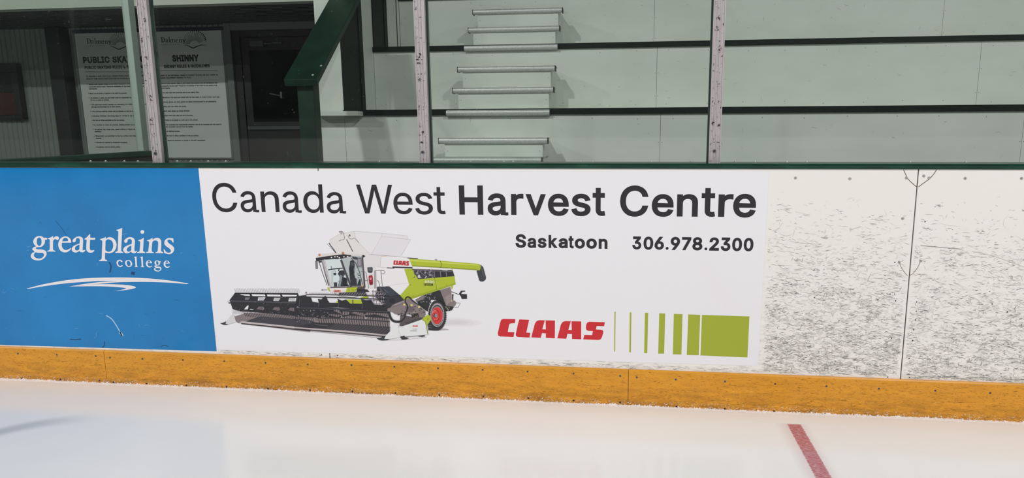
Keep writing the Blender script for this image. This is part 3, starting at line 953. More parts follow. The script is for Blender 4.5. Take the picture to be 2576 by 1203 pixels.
for F, x, yy in ((A7, 1360, 918), (A8, 1347, 77), (A8, 1354, 148), (A8, 1362, 217), (A8, 1370, 287), (A8, 1378, 355), (A8, 1386, 424), (A8, 1393, 493), (A8, 1402, 562), (A8, 1412, 663), (A8, 1420, 731), (A8, 1428, 801)):
    fill(b, [on([F(x + 6 * math.cos(i), yy + 6 * math.sin(i)) for i in (0, .9, 1.8, 2.7, 3.6, 4.5, 5.4)], y)], y)
town_logo(b, A7)
b.build('lettering', INK, t1)

t2 = rules_sign('rules sign headed PUBLIC SKATING, left of the near glass post', ((190, 84), (364, 81), (384, 398), (222, 401)))
L = [(A7, 'PUBLIC SKATING', 180, 1145, 498, 602, 46), (A7, 'PUBLIC SKATING RULES & GUIDELINES', 205, 1150, 642, 692, 36),
     (A7, 'TO PROVIDE A SAFE, FUN PLACE, WHERE PEOPLE ENJOY SPENDING SOME', 225, 1112, 794, 817, 30),
     (A7, 'QUALITY TIME WHILE PARTICIPATING IN PHYSICAL ACTIVITY', 228, 1000, 834, 858, 30)]
for F, s, x0, x1, yy in (
        (A7, 'Patrons must respect, listen to and follow instructions from all recreational and', 262, 1125, 929),
        (A7, 'community service staff. Please be considerate of the rules for the safety of all', 267, 1125, 966),
        (A7, 'participants.', 272, 400, 1003),
        (A8, 'Report all accidents or injuries to the staff immediately.', 272, 842, 89),
        (A8, 'All children 5 years old and under must be supervised by an adult person', 285, 1082, 156),
        (A8, '(16 yrs. or older) at all times.', 288, 570, 191),
        (A8, 'CSA approved hockey helmets are mandatory for children and all sizes to', 300, 1130, 257),
        (A8, 'strongly recommended for all other skaters.', 302, 748, 294),
        (A8, 'Only persons wearing skates will be allowed on the ice surface.', 312, 1000, 361),
        (A8, 'Carrying children, including baby in carrier is not permitted.', 320, 1052, 430),
        (A8, 'No food or drinks permitted on the ice surface.', 330, 802, 496),
        (A8, 'No strollers or chairs are allowed. Skating assists are available.', 338, 1040, 566),
        (A8, 'No games, tag, rough play, speed skating or figure skating are not', 352, 1105, 634),
        (A8, 'permitted.', 355, 455, 668),
        (A8, 'Wheelchairs are permitted on the ice surface only after they have been', 362, 1160, 734),
        (A8, 'requested.', 370, 455, 770),
        (A8, 'Helmets are required by wheelchair occupants.', 377, 850, 834),
        (A8, 'Caregivers must be wearing skates.', 385, 742, 902)):
    L.append((F, s, x0, x1, yy - 13, yy + 11, 34))
b = sign_text(t2, L)
fill(b, [on([A7(212, 738), A7(1112, 738), A7(1112, 744), A7(212, 744)], y)], y)
for F, x, yy in ((A7, 240, 931), (A8, 255, 89), (A8, 263, 158), (A8, 278, 259), (A8, 292, 363), (A8, 302, 432), (A8, 312, 498), (A8, 320, 566), (A8, 330, 634), (A8, 344, 735), (A8, 358, 836), (A8, 370, 902)):
    fill(b, [on([F(x + 6 * math.cos(i), yy + 6 * math.sin(i)) for i in (0, .9, 1.8, 2.7, 3.6, 4.5, 5.4)], y)], y)
town_logo(b, A7, -1145, 20)
b.build('lettering', INK, t2)

# ------------------------------------------------------------------ rink boards
BT = 1.0103                                     # top of the white boards
SEAMS = [-2.438, 0.0, 2.438, 4.876]
SIGN_R = at(1935, 432, 0).x + .001                     # right edge of the white sign


def screw_mb(u, v, y, r=.0042, ring=True, hole=False):
    p = at(u, v, y)
    b = MB()
    if ring:
        b.rod((p.x, y + .0005, p.z), (p.x, y - .0005, p.z), .0054, 16, 2)
        b.rod((p.x, y + .0005, p.z), (p.x, y - .0007, p.z), .0044, 16, 1)
        r = .0022
    b.rod((p.x, y + .0005, p.z), (p.x, y - .0014, p.z), r, 12, 0, r * .8)
    b.rod((p.x, y - .0010, p.z), (p.x, y - .00155, p.z), r * .38, 6, 2)
    return b


def arc_gap(b, pts, wd=1.4):
    fill(b, [on(stroke_pts(smooth_path(pts), wd), -.0006)], -.0006, 1)


def smooth_path(pts, n=5):
    out = []
    k = len(pts)
    for i in range(k - 1):
        p0, p1, p2, p3 = pts[max(i - 1, 0)], pts[i], pts[i + 1], pts[min(i + 2, k - 1)]
        for j in range(n):
            t = j / n
            out.append(tuple(0.5 * (2 * p1[a] + (p2[a] - p0[a]) * t + (2 * p0[a] - 5 * p1[a] + 4 * p2[a] - p3[a]) * t * t
                                    + (3 * p1[a] - p0[a] - 3 * p2[a] + p3[a]) * t ** 3) for a in (0, 1)))
    out.append(pts[-1])
    return out


PANELS = [('white rink board panel under the blue sign', 'left'), ('white rink board panel behind the combine harvester sign', 'mid'),
          ('scuffed white rink board panel at the right edge of the photo', 'right')]
board_screws = {
    'mid': [(2001, 448), (2138, 450), (2280, 448), (2271, 550), (2262, 660), (2251, 660), (2049, 749), (2239, 740), (2253, 757), (2243, 851), (2233, 949), (849, 894.5)],
    'right': [(2337, 448), (2324, 443), (2428, 449), (2570, 449), (2327, 558), (2316, 657), (2306, 760), (2305, 783), (2303, 805), (2298, 830), (2296, 857), (2287, 902), (2288, 950), (2496, 765), (2534, 785)],
    'left': [(809, 893)]}
for i, (lab, key) in enumerate(PANELS):
    x0, x1 = SEAMS[i] + .0024, SEAMS[i + 1] - .0024
    b = MB()
    b.box(x0, x1, 0, .006, 0.0, BT)
    b.box(x0 + .0005, x1 - .0005, .0062, .1, 0.0, BT, 1)
    XLIM[:] = [max(x0, SIGN_R + .001) + .003, x1 - .003, .163]
    if key in ('mid', 'right'):
        xa, xb = max(x0 + .012, SIGN_R + .012), min(x1 - .012, 3.3)

        def pick():
            for _ in range(20):
                x = rnd.uniform(xa, xb)
                z = rnd.uniform(.175, .97)
                tt = (0.93 - z) / 0.75
                if rnd.random() < max(0.012, tt) ** 1.25:
                    # strokes come in flurries
                    c = math.sin(x * 23 + z * 11) * math.sin(x * 9 - z * 31 + 1.3)
                    if rnd.random() < .25 + .75 * (c * .5 + .5):
                        return x, z
        nn = 3000 if key == 'mid' else 3800
        slivers(b, rnd, int(nn * .26), pick, .006, .030, .0006, .0020, -.0003, [2], .5, .22)
        slivers(b, rnd, int(nn * .50), pick, .007, .036, .0006, .0022, -.0003, [3], .5, .25)
        slivers(b, rnd, int(nn * .46), pick, .008, .042, .001, .0034, -.0003, [4], .55, .25)
        for _ in range(int(nn * .034)):               # dense rubbed patches
            q = pick()
            if q:
                sp = rnd.uniform(.006, .02)
                slivers(b, rnd, rnd.randint(6, 18), lambda: (min(max(rnd.gauss(q[0], sp), xa), xb), max(.18, rnd.gauss(q[1], sp * .4))), .006, .02, .0006, .0022, -.0004, [2, 3, 3, 4], .4, .2)

        def low():
            return rnd.uniform(xa, xb), rnd.uniform(.17, .34)
        slivers(b, rnd, nn // 8, low, .008, .03, .0008, .002, -.0003, [2, 3], .6)

        def half():
            q = pick()
            return q if q and q[1] < .55 else None
        slivers(b, rnd, nn // 7, half, .006, .024, .001, .0030, -.0003, [2], .7, .25)
        slivers(b, rnd, nn // 5, half, .008, .05, .0008, .0020, -.0006, [5], .9, .25)
        slivers(b, rnd, 60, pick, .05, .13, .0007, .0014, -.0003, [3, 4], .5, .3)
    # narrow bare strip between the signs and the kick plate
    def strip():
        return rnd.uniform(max(x0 + .03, -2), min(x1 - .03, 3.2)), rnd.uniform(.164, .179)
    XLIM[:] = [max(x0, -.54) + .003, x1 - .003, .1612]
    slivers(b, rnd, 380, strip, .008, .05, .0006, .0016, -.0003, [2, 3, 4], .12, .15)
    if key == 'right':
        arc_gap(b, [(2356, 427), (2349, 438), (2338, 450), (2322, 462), (2311, 470)], 1.6)
        arc_gap(b, [(2316, 657), (2308, 674), (2297, 688), (2287, 694)], 1.0)
        fill(b, [on(stroke_pts(smooth_path([(2316, 618), (2360, 622), (2420, 627)]), 1.8), -.0005)], -.0005, 3)
        fill(b, [on(stroke_pts(smooth_path([(2445, 633), (2500, 645), (2576, 672)]), 1.4), -.0005)], -.0005, 4)
    if key == 'mid':
        arc_gap(b, [(2273, 427), (2278, 438), (2284, 450), (2296, 462), (2306, 470)], 1.6)
        arc_gap(b, [(2262, 660), (2268, 674), (2276, 686), (2283, 694)], 1.0)
    o = b.build('rink_board_panel', [PLASTIC, SEAM, SCUFF_D, SCUFF_M, SCUFF_L, SCUFF_W])
    tag(o, lab, 'board panel', 'white rink board panels')
    for u, v in board_screws[key]:
        dark = v > 545 and (u, v) not in ((2271, 550), (2262, 660), (2316, 657))
        screw_mb(u, v, 0, .0026, not dark).build('screw', [SCREW_D if dark else SCREW, RING, SCREW_D], o)

# yellow kick plates
YT = .1606
KX = [-1.1027 - 2.438, -1.1027, 1.3353, 1.3353 + 2.438]
KS_TOP = [(45, 890), (143, 893), (241, 896), (277, 900), (358, 903), (460, 906), (564, 909), (668, 913), (774, 917), (884, 919), (992, 923), (1102, 927), (1214, 931),
          (1327, 935), (1443, 940), (1560, 946), (1602, 950), (1700, 955), (1824, 960), (1950, 966), (2079, 972), (2211, 978), (2353, 983), (2491, 989)]
KS_BOT = [(56, 952), (152, 955), (250, 958), (286, 962), (369, 965), (469, 970), (570, 973), (674, 978), (780, 982), (887, 985), (995, 989), (1105, 994), (1216, 998),
          (1329, 1002), (1443, 1008), (1560, 1013), (1603, 1019), (1702, 1023), (1823, 1029), (1947, 1035), (2075, 1042), (2206, 1049), (2343, 1056), (2482, 1062)]
for i, lab in enumerate(('yellow kick plate below the blue sign, left of its first joint', 'yellow kick plate between its two joints, below the combine harvester',
                         'yellow kick plate beside the red ice line, right of its second joint')):
    x0, x1 = KX[i] + .0012, KX[i + 1] - .0012
    b = MB()
    b.prism([(x0, -.0006, 0), (x0, -.012, 0), (x0, -.012, YT - .005), (x0, -.008, YT), (x0, -.0006, YT)], (x1 - x0, 0, 0))
    XLIM[:] = [x0 + .001, x1 - .001, .001]
    xa, xb = max(x0 + .01, -2.0), min(x1 - .01, 3.3)

    def pick():
        z = rnd.random() ** 1.5 * .15 + .004
        return rnd.uniform(xa, xb), z

    def anyw():
        return rnd.uniform(xa, xb), rnd.uniform(.004, .153)
    k = (xb - xa) / 2.438
    slivers(b, rnd, int(2600 * k), pick, .004, .020, .0005, .0015, -.0123, [1], .4)
    slivers(b, rnd, int(1300 * k), anyw, .005, .026, .0006, .0018, -.0123, [2], .45)
    slivers(b, rnd, int(800 * k), anyw, .005, .022, .0006, .0013, -.0123, [3], .7)
    slivers(b, rnd, int(40 * k), anyw, .05, .16, .0006, .001, -.0123, [1, 2], .06, .05)
    o = b.build('kick_plate', [YELLOW, Y_DARK, Y_MID, Y_PALE])
    tag(o, lab, 'kick plate', 'yellow kick plates')
    for row, mt in ((KS_TOP, SCREW), (KS_BOT, SCREW_D)):
        for u, v in row:
            p = at(u, v, -.012)
            if x0 < p.x < x1:
                screw_mb(u, v, -.012, .0046, False).build('screw', [mt, RING, SCREW_D], o)

XLIM[:] = [-99, 99, .0005]
# ridge of ice shavings along the foot of the boards
b = MB()
x = -2.2
prev = None
while x < 3.6:
    big = max(0, math.sin(x * 3.1) * math.sin(x * 7.7 + 1)) * .006
    h = .0010 + big * .3 + rnd.random() ** 4 * .008
    d2 = .004 + rnd.random() * .016
    row = [Vector((x, -.0126, h)), Vector((x + rnd.uniform(-.002, .002), -.0135 - rnd.random() * .003, h * .65)), Vector((x, -.018 - d2 * .4, .0012 + rnd.random() * .002)), Vector((x, -.022 - d2, .0003))]
    if prev:
        for j in range(3):
            b.face([prev[j], prev[j + 1], row[j + 1], row[j]])
    prev = row
    x += rnd.uniform(.0022, .0050)


def fleck():
    return rnd.uniform(-2.0, 3.3), rnd.random() ** 3 * .024 + .002


slivers(b, rnd, 4200, fleck, .003, .011, .0007, .0018, -.01245, [0], 1.2)
tag(b.build('ice_shavings', SNOW), 'jagged white line of ice shavings along the kick plates', 'ice shavings', None, 'stuff')

XLIM[:] = [-99, 99, -99]
# dark green cap rail on the boards
b = MB()
b.prism([(-3.0, -.004, BT), (-3.0, .205, BT), (-3.0, .205, .0205 + BT), (-3.0, .002, .0205 + BT), (-3.0, -.004, .0135 + BT)], (8.4, 0, 0))
b.box(-3.0, 5.4, -.006, -.0035, BT + .0015, BT + .0045)
cap = b.build('cap_rail', GREEN, None)
tag(cap, 'dark green cap rail along the top of the boards', 'rail')
CT = BT + .0205
for u in (228, 266, 313, 347, 446, 480, 524, 568, 955, 1003, 1133, 1184, 1268, 1291, 1462, 1492, 1640, 1735, 1850, 1900, 1980, 2030, 2290, 2430):
    p = at(u, 404, .178)
    b = MB()
    b.rod((p.x, .178, CT), (p.x, .178, CT + .0015), .007, 12)
    b.rod((p.x, .178, CT + .0015), (p.x, .178, CT + .006), .0045, 10, 0, .003)
    b.build('bolt', GALV, cap, smooth=False)

# glass posts and panes
POSTX = [at(397, 408, .045).x, at(1068, 408, .045).x, at(1797, 408, .045).x]
GT = 2.35
side = [1, 1, -1]
PL = ['scuffed aluminium glass post in front of the rules signs', 'scuffed aluminium glass post left of the metal edged steps', 'scuffed aluminium glass post right of the steps']
marks = [[(362, 55, 9, 26), (357, 103, 5, 16), (378, 247, 8, 17), (382, 300, 8, 10), (366, 145, 5, 5)],
         [(1057, 140, 10, 20), (1052, 155, 7, 16), (1056, 200, 6, 8), (1063, 335, 4, 8), (1061, 357, 4, 5)],
         [(1811, 122, 9, 10), (1806, 70, 9, 12), (1808, 315, 5, 5), (1793, 312, 4, 9), (1807, 47, 8, 6)]]
posts = []
for i in range(3):
    X0 = POSTX[i]
    t = thing('glass_post', PL[i], 'post', (X0, .07, CT), 'glass posts on the boards')
    b = MB()
    hw = .0232
    b.box(X0 - hw, X0 + hw, .046, .072, CT, GT)
    for a, c in ((-hw, -hw + .004), (-.009, -.0055), (.0035, .007), (hw - .004, hw)):
        b.box(X0 + a, X0 + c, .0435, .046, CT, GT)
    rr = random.Random(31 + i)

    def pp():
        return X0 + rr.uniform(-hw + .005, hw - .005), rr.uniform(CT + .01, 1.78)
    slivers(b, rr, 90, pp, .003, .016, .0008, .003, .0434, [1], 1.1, .5)
    slivers(b, rr, 40, lambda: (X0 - hw + .006 + rr.random() * .004, rr.uniform(CT, 1.78)), .003, .014, .0008, .002, .0434, [1], 1.3, .3)
    for u, v, w_, h_ in marks[i]:
        for _ in range(7):
            q = at(u + rr.uniform(-w_, w_) / 2, v + rr.uniform(-h_, h_) / 2, .0433)
            slivers(b, rr, 1, lambda: (q.x, q.z), .006, .013, .002, .005, .0433, [1], 1.0, .3)
    b.build('channel', [ALU, RUB], t)
    s = side[i]
    b = MB()
    b.box(min(X0 + s * hw, X0 + s * (hw + .0065)), max(X0 + s * hw, X0 + s * (hw + .0065)), .061, .078, CT, GT)
    b.build('gasket', GASKET, t, 0, 'dark green gasket strip')
    v = (386, 383, 380)[i]
    q = at((391, 1063, 1797)[i], v, .043)
    b = MB()
    b.rod((q.x, .0436, q.z), (q.x, .0405, q.z), .0062, 14, 0)
    b.rod((q.x, .0405, q.z), (q.x, .039, q.z), .0035, 10, 1)
    b.build('bolt', [SCREW, SCREW_D], t)

edges = [-2.15] + POSTX + [POSTX[2] + 1.22, POSTX[2] + 2.44]
GLB = ['clear glass pane at the left edge, in front of the red panelled cabinet', 'clear glass pane in front of the SHINNY sign and corridor door', 'clear glass pane in front of the metal edged steps',
       'clear glass pane right of the third glass post', None]
for i in range(4):
    a = edges[i] + (.0 if i == 0 else .0234 + (.0065 if side[i - 1] > 0 else 0))
    c = edges[i + 1] - .0234 - (.0065 if i < 3 and side[i] < 0 else 0)
    b = MB()
    b.box(a, c, .066, .076, CT + .0005, GT)
    rg = random.Random(90 + i)
    XLIM[:] = [a + .004, c - .004, CT + .004]
    nsp = (230, 170, 60, 60)[i]
    slivers(b, rg, nsp, lambda: (rg.uniform(max(a, -1.75), min(c, 3.0)), rg.uniform(CT, 1.8)), .0012, .0045, .0008, .0022, .0659, [1], 1.5, .2)
    slivers(b, rg, nsp // 9, lambda: (rg.uniform(max(a, -1.75), min(c, 3.0)), rg.uniform(CT, 1.8)), .008, .035, .0003, .0007, .0659, [1], 1.2, .3)
    XLIM[:] = [-99, 99, -99]
    tag(b.build('shield_glass', [GLASS, GSPECK]), GLB[i], 'glass pane', 'glass panes above the boards')

# ------------------------------------------------------------------ advertising signs on the boards
BLUE = mat('blue_vinyl', '1A76B4', 0.07, 0.5)
geo = nd(BLUE, 'ShaderNodeNewGeometry')
bn = noise(BLUE, 2.0, (1, 1, 1), 5, 0.6)
base(BLUE, ramp(BLUE, bn, [(0.3, '1574B4'), (0.7, '2084C6')]))
WVIN = mat('white_vinyl', 'EDECF1', 0.08, 0.5)
VWHITE = mat('printed_white', 'ECE7EA', 0.3)
VBLACK = mat('printed_black', '242227', 0.16)
VRED = mat('printed_red', 'CE2730', 0.25)
VLIME = mat('printed_lime', 'A3AE34', 0.25)
SC_B = mat('navy_scuff', '12406C', 0.6)
SC_W = mat('pale_scratch', 'A9CBE2', 0.5)


def px_quad(b, c, y0, y1, mi=0):
    P = [at(u, v, y1) for u, v in c]
    b.prism([(p.x, y1, p.z) for p in P], (0, y0 - y1, 0), mi)


xe = at(522, 650, 0).x
z0 = at(200, 876, 0).z
q = at(300, 876, 0)
blue = thing('advertising_sign', 'blue advertising sign reading great plains college', 'sign', (-1.3, 0, q.z), None)
b = MB()
P = [(-2.35, at(0, 869.5, 0).z), (at(545, 884, 0).x, at(545, 884, 0).z), (at(499, 424, 0).x, BT - .001), (-2.35, BT - .001)]
b.prism([(p[0], -.0001, p[1]) for p in P], (0, -.0008, 0))
br = random.Random(5)


def bp():
    return br.uniform(-1.75, -.6), .19 + br.random() ** 1.6 * .75


slivers(b, br, 60, bp, .008, .04, .0006, .0016, -.00095, [1], .6, .5)
slivers(b, br, 30, bp, .01, .05, .0005, .001, -.00095, [2], .8, .4)
for pts, wd, mi in (([(267, 794), (281, 803), (293, 820), (303, 838), (307, 846)], 2.4, 2), ([(274, 660), (279, 668), (278, 678), (276, 686)], 3.2, 1), ([(140, 556), (155, 574), (167, 592)], 1, 1),
                    ([(176, 854), (190, 855), (204, 853)], 2.2, 1), ([(263, 860), (262, 870), (257, 875)], 2, 1), ([(405, 872), (415, 869), (424, 873)], 1.5, 1), ([(300, 836), (306, 841), (308, 846)], 5, 2)):
    fill(b, [on(stroke_pts(smooth_path(pts), wd), -.00105)], -.00105, mi)
fill(b, [on([(331, 683), (340, 685), (338, 693), (329, 690)], -.00105)], -.00105, 1)
b.build('vinyl_sheet', [BLUE, SC_B, SC_W], blue)
yb = -.0012
FA = (70, 570, 12.028)
FB = (240, 565, 9.624)


def place(b, D, ch, F):
    fill(b, [on(smooth_loop(parse(l, F[0], F[1], F[2]), 4), yb) for l in D[ch]], yb)


b = MB()
for ch in 'great':
    place(b, SA if ch != 'a' else dict(a=['1355,450 1360,410 1420,345 1510,305 1590,308 1650,345 1672,410 1668,560 1660,690 1680,720 1730,705! 1740,725 1700,770 1650,783 1590,770 1560,740! 1490,780 1420,785 1355,755 1325,690 1345,630 1420,570 1565,515! 1575,410 1560,370 1520,352 1470,365 1455,410 1445,450 1410,475 1375,472', '1562,545! 1500,570 1440,620 1428,670 1445,715 1490,725 1540,710 1562,670!']), ch, FA)
for ch in 'plains':
    place(b, SB, ch, FB)
fill(b, [on([(240 + (1137 + 47 * math.cos(i * .3142)) / 9.624, 565 + (180 + 47 * math.sin(i * .3142)) / 9.624) for i in range(20)], yb)], yb)
b.build('lettering', VWHITE, blue, label='white words great plains')
b = MB()
for ch, x0, x1, y0, y1 in (('c', 512, 662, 855, 1030), ('o', 718, 890, 857, 1030), ('l', 932, 1018, 768, 1030), ('l', 1082, 1168, 770, 1032), ('e', 1222, 1372, 868, 1040), ('g', 1410, 1597, 870, 1138), ('e', 1652, 1803, 875, 1050)):
    put_px(b, serif(ch), 240 + x0 / 9.624, 240 + x1 / 9.624, 565 + y0 / 9.624, 565 + y1 / 9.624, yb)
b.build('lettering', VWHITE, blue, label='small white word college')
b = MB()
for l in ('150,932! 400,868 700,815 1000,785 1300,775 1600,776 1900,790 2200,822 2435,860! 2410,868! 2200,850 1900,838 1600,838 1400,845 1200,862 960,884! 748,903! 950,868 1200,838 1430,826! 1200,824 1000,835 700,858 400,897 180,934',
          '748,903! 960,882 1150,870 1350,870 1550,880 1660,898 1690,915 1660,930 1560,950 1380,967! 1480,950 1552,930 1480,915 1300,902 1100,898 900,900'):
    fill(b, [on(smooth_loop(parse(l, 40, 560, 5.6), 4), yb)], yb)
b.build('swoosh', VWHITE, blue, label='white curved swoosh')

wz = at(1200, 905, 0).z
white = thing('advertising_sign', 'white advertising sign with combine harvester picture and CLAAS logo', 'sign', (.6, 0, wz), None)
b = MB()
c = [(546, 880), (1907, 921), (1935, 432), (500, 430)]
P = [at(u, v, 0) for u, v in c]
b.prism([(p.x, -.0001, p.z) for p in P], (0, -.0008, 0))
b.build('vinyl_sheet', WVIN, white)
yw = -.0011

# headline, letter by letter
ZA = (520, 420, 3.578)
ZB = (1120, 420, 3.0667)


def letter(b, ch, Z, x0, x1, y0, y1, d):
    put_px(b, glyph(ch, d), Z[0] + x0 / Z[2], Z[0] + x1 / Z[2], Z[1] + y0 / Z[2], Z[1] + y1 / Z[2], yw)


b = MB()
for ch, x0, x1, y0, y1 in (('C', 50, 271, 143, 409), ('a', 302, 473, 218, 410), ('n', 488, 650, 220, 407), ('a', 681, 855, 220, 414), ('d', 867, 1046, 157, 415), ('a', 1078, 1255, 226, 420),
                           ('W', 1350, 1674, 160, 420), ('e', 1680, 1853, 232, 427), ('s', 1875, 2035, 233, 430), ('t', 2043, 2148, 182, 427)):
    if ch == 'a':
        letter(b, ch, ZA, x0, x0 + (x1 - x0) * .82, y0, y1, 4)
        put = x0, x1
        w_, h_ = x1 - x0, y1 - y0
        foot = [(x0 + w_ * .66, y1 - h_ * .34), (x0 + w_ * .82, y1 - h_ * .34), (x0 + w_ * .825, y1 - h_ * .15), (x0 + w_ * .88, y1 - h_ * .115), (x0 + w_ * 1.0, y1 - h_ * .12),
                (x0 + w_ * 1.0, y1 - h_ * .005), (x0 + w_ * .86, y1), (x0 + w_ * .72, y1 - h_ * .05), (x0 + w_ * .66, y1 - h_ * .16)]
        fill(b, [on([(ZA[0] + p[0] / ZA[2], ZA[1] + p[1] / ZA[2]) for p in smooth_loop([(*p, i in (0, 1, 4, 5)) for i, p in enumerate(foot)], 3)], yw)], yw - .00003)
    else:
        letter(b, ch, ZA, x0, x1, y0, y1, 4)
for ch, x0, x1, y0, y1 in (('H', 107, 292, 143, 369), ('a', 326, 487, 204, 375), ('r', 508, 604, 207, 371), ('v', 620, 777, 210, 374), ('e', 792, 953, 207, 379), ('s', 972, 1122, 207, 381), ('t', 1137, 1236, 162, 379),
                           ('C', 1349, 1568, 143, 385), ('e', 1593, 1762, 210, 386), ('n', 1788, 1950, 210, 384), ('t', 1977, 2086, 163, 386), ('r', 2107, 2222, 210, 386), ('e', 2221, 2398, 208, 392)):
    if ch == 'a':
        put_px(b, glyph('a', 17), ZB[0] + x0 / ZB[2], ZB[0] + (x0 + (x1 - x0) * .87) / ZB[2], ZB[1] + y0 / ZB[2], ZB[1] + y1 / ZB[2], yw)
        w_, h_ = x1 - x0, y1 - y0
        foot = [(x0 + w_ * .64, y1 - h_ * .34), (x0 + w_ * .87, y1 - h_ * .34), (x0 + w_ * .875, y1 - h_ * .17), (x0 + w_ * .91, y1 - h_ * .14), (x0 + w_ * 1.0, y1 - h_ * .145),
                (x0 + w_ * 1.0, y1 - h_ * .01), (x0 + w_ * .88, y1), (x0 + w_ * .72, y1 - h_ * .05), (x0 + w_ * .64, y1 - h_ * .16)]
        fill(b, [on([(ZB[0] + p[0] / ZB[2], ZB[1] + p[1] / ZB[2]) for p in smooth_loop([(*p, i in (0, 1, 4, 5)) for i, p in enumerate(foot)], 3)], yw)], yw - .00003)
    else:
        letter(b, ch, ZB, x0, x1, y0, y1, 17)
b.build('headline_lettering', VBLACK, white)
b = MB()
for ch, x0, x1, y0, y1 in (('S', 541, 624, 519, 625), ('a', 634, 701, 548, 626), ('s', 712, 782, 548, 626), ('k', 797, 868, 526, 626), ('a', 874, 945, 551, 628), ('t', 951, 992, 534, 629), ('o', 999, 1078, 553, 631),
                           ('o', 1088, 1170, 553, 632), ('n', 1184, 1252, 555, 632)):
    letter(b, ch, ZB, x0, x1, y0, y1, 31)
b.build('town_lettering', VBLACK, white, label='black word Saskatoon')
b = MB()
for ch, x0, x1, y0, y1 in (('3', 1443, 1513, 537, 638), ('0', 1530, 1605, 538, 640), ('6', 1615, 1688, 539, 640), ('.', 1701, 1723, 617, 640), ('9', 1739, 1812, 540, 642), ('7', 1826, 1898, 542, 643), ('8', 1907, 1985, 542, 645),
                           ('.', 2000, 2022, 622, 644), ('2', 2038, 2113, 544, 647), ('3', 2126, 2201, 545, 650), ('0', 2214, 2290, 547, 651), ('0', 2303, 2378, 548, 652)):
    letter(b, ch, ZB, x0, x1, y0, y1, 0 if ch == '.' else 31)
b.build('phone_number_lettering', VBLACK, white, label='black telephone number')

LOGO = ['150,217 267,220! 262,255! 220,258 212,264 200,332! 258,335! 250,377! 122,371 109,356 137,232', '303,222! 387,226! 362,338! 398,340! 390,382! 278,376 267,362 294,240',
        '405,380! 440,248 462,229 524,230! 502,308! 533,310! 531,230! 613,232! 612,388! 533,384! 533,345! 500,342! 488,384!',
        '633,388! 668,256 690,237 752,238! 730,314! 760,316! 758,238! 843,240! 842,397! 762,394! 762,350! 722,348! 712,392!',
        '902,243 1050,247! 1043,282! 978,280! 972,310! 1028,313 1040,326 1020,392 1003,403 860,397! 870,358! 938,360! 945,325! 895,322 882,308 887,258']


def squeeze(txt, F):
    """corner-heavy logo outline: only the un-flagged points are rounded"""
    p = parse(txt, *F)
    out = []
    for i in range(len(p)):
        a, q, c = p[i - 1], p[i], p[(i + 1) % len(p)]
        if q[2]:
            out.append(q[:2])
            continue
        r = 12 / F[2]
        for e in (a, c):
            h = math.hypot(e[0] - q[0], e[1] - q[1])
            k = min(.45, r / h)
            out.append((q[0] + (e[0] - q[0]) * k, q[1] + (e[1] - q[1]) * k))
    return out


ZL = (1220, 740, 3.481)
b = MB()
for l in LOGO:
    fill(b, [on(squeeze(l, ZL), yw)], yw)
b.build('logo_lettering', VRED, white, label='red italic CLAAS logo')
for c in (((1134, 155), (1144, 155), (1140, 505), (1131, 505)), ((1268, 160), (1282, 160), (1278, 511), (1264, 511)), ((1401, 164), (1429, 165), (1421, 518), (1394, 517)), ((1526, 169), (1578, 171), (1569, 523), (1517, 522)),
          ((1654, 174), (1730, 176), (1720, 530), (1645, 528)), ((1780, 178), (1885, 182), (1872, 537), (1767, 534)), ((1900, 183), (2316, 196), (2298, 556), (1887, 538))):
    b = MB()
    fill(b, [on([(1220 + u / 3.481, 740 + v / 3.481) for u, v in c], yw)], yw)
    b.build('lime_bar', VLIME, white)

# ------------------------------------------------------------------ printed picture of the harvester
FR = {'1': (560, 715, 10.936), '2': (540, 700, 7.075), '3': (740, 700, 7.075), '4': (920, 700, 7.075), '5': (780, 570, 6.685), '6': (980, 620, 6.685), '7': (1040, 740, 10.936)}
pic = MB()
pic_cols = []
pic_n = [0]


def colour(h):
    if h not in pic_cols:
        pic_cols.append(h)
    return pic_cols.index(h)


def ply():
    pic_n[0] += 1
    return yw - .00005 - pic_n[0] * .000011


def pg(f, col, txt, sm=0):
    p = parse(txt, *FR[f])
    l = smooth_loop(p, 3) if sm else [q[:2] for q in p]
    y = ply()
    fill(pic, [on(l, y)], y, colour(col))


def sk(f, col, txt, wd, sm=0):
    p = [q[:2] for q in parse(txt, *FR[f])]
    if sm:
        p = smooth_path(p, 4)
    y = ply()
    fill(pic, [on(stroke_pts(p, wd / FR[f][2]), y)], y, colour(col))


def el(f, col, cx, cy, rx, ry, n=24, a0=0.0):
    x, y0, s = FR[f]
    y = ply()
    fill(pic, [on([(x + (cx + rx * math.cos(i * 6.2832 / n + a0)) / s, y0 + (cy + ry * math.sin(i * 6.2832 / n + a0)) / s) for i in range(n)], y)], y, colour(col))


def multi(f, col, strokes, wd):
    """many small strokes on one layer"""
    y = ply()
    x0, y0, s = FR[f]
    for st in strokes:
        fill(pic, [on(stroke_pts([(x0 + a / s, y0 + c / s) for a, c in st], wd / s), y)], y, colour(col))


def bits(f, cols, n, x0, x1, y0, y1, seed, lo=4, hi=16):
    """small clutter of machine parts"""
    r = random.Random(seed)
    for c in cols:
        y = ply()
        X, Y, s = FR[f]
        for _ in range(n):
            cx, cy = r.uniform(x0, x1), r.uniform(y0, y1)
            a, w_, h_ = r.uniform(0, 3.1), r.uniform(lo, hi) / s, r.uniform(lo, hi) * .4 / s
            px, py = X + cx / s, Y + cy / s
            q = [(px + math.cos(a) * i * w_ - math.sin(a) * j * h_, py + math.sin(a) * i * w_ + math.cos(a) * j * h_) for i, j in ((-1, -1), (1, -1), (1, 1), (-1, 1))]
            fill(pic, [on(q, y)], y, colour(c))


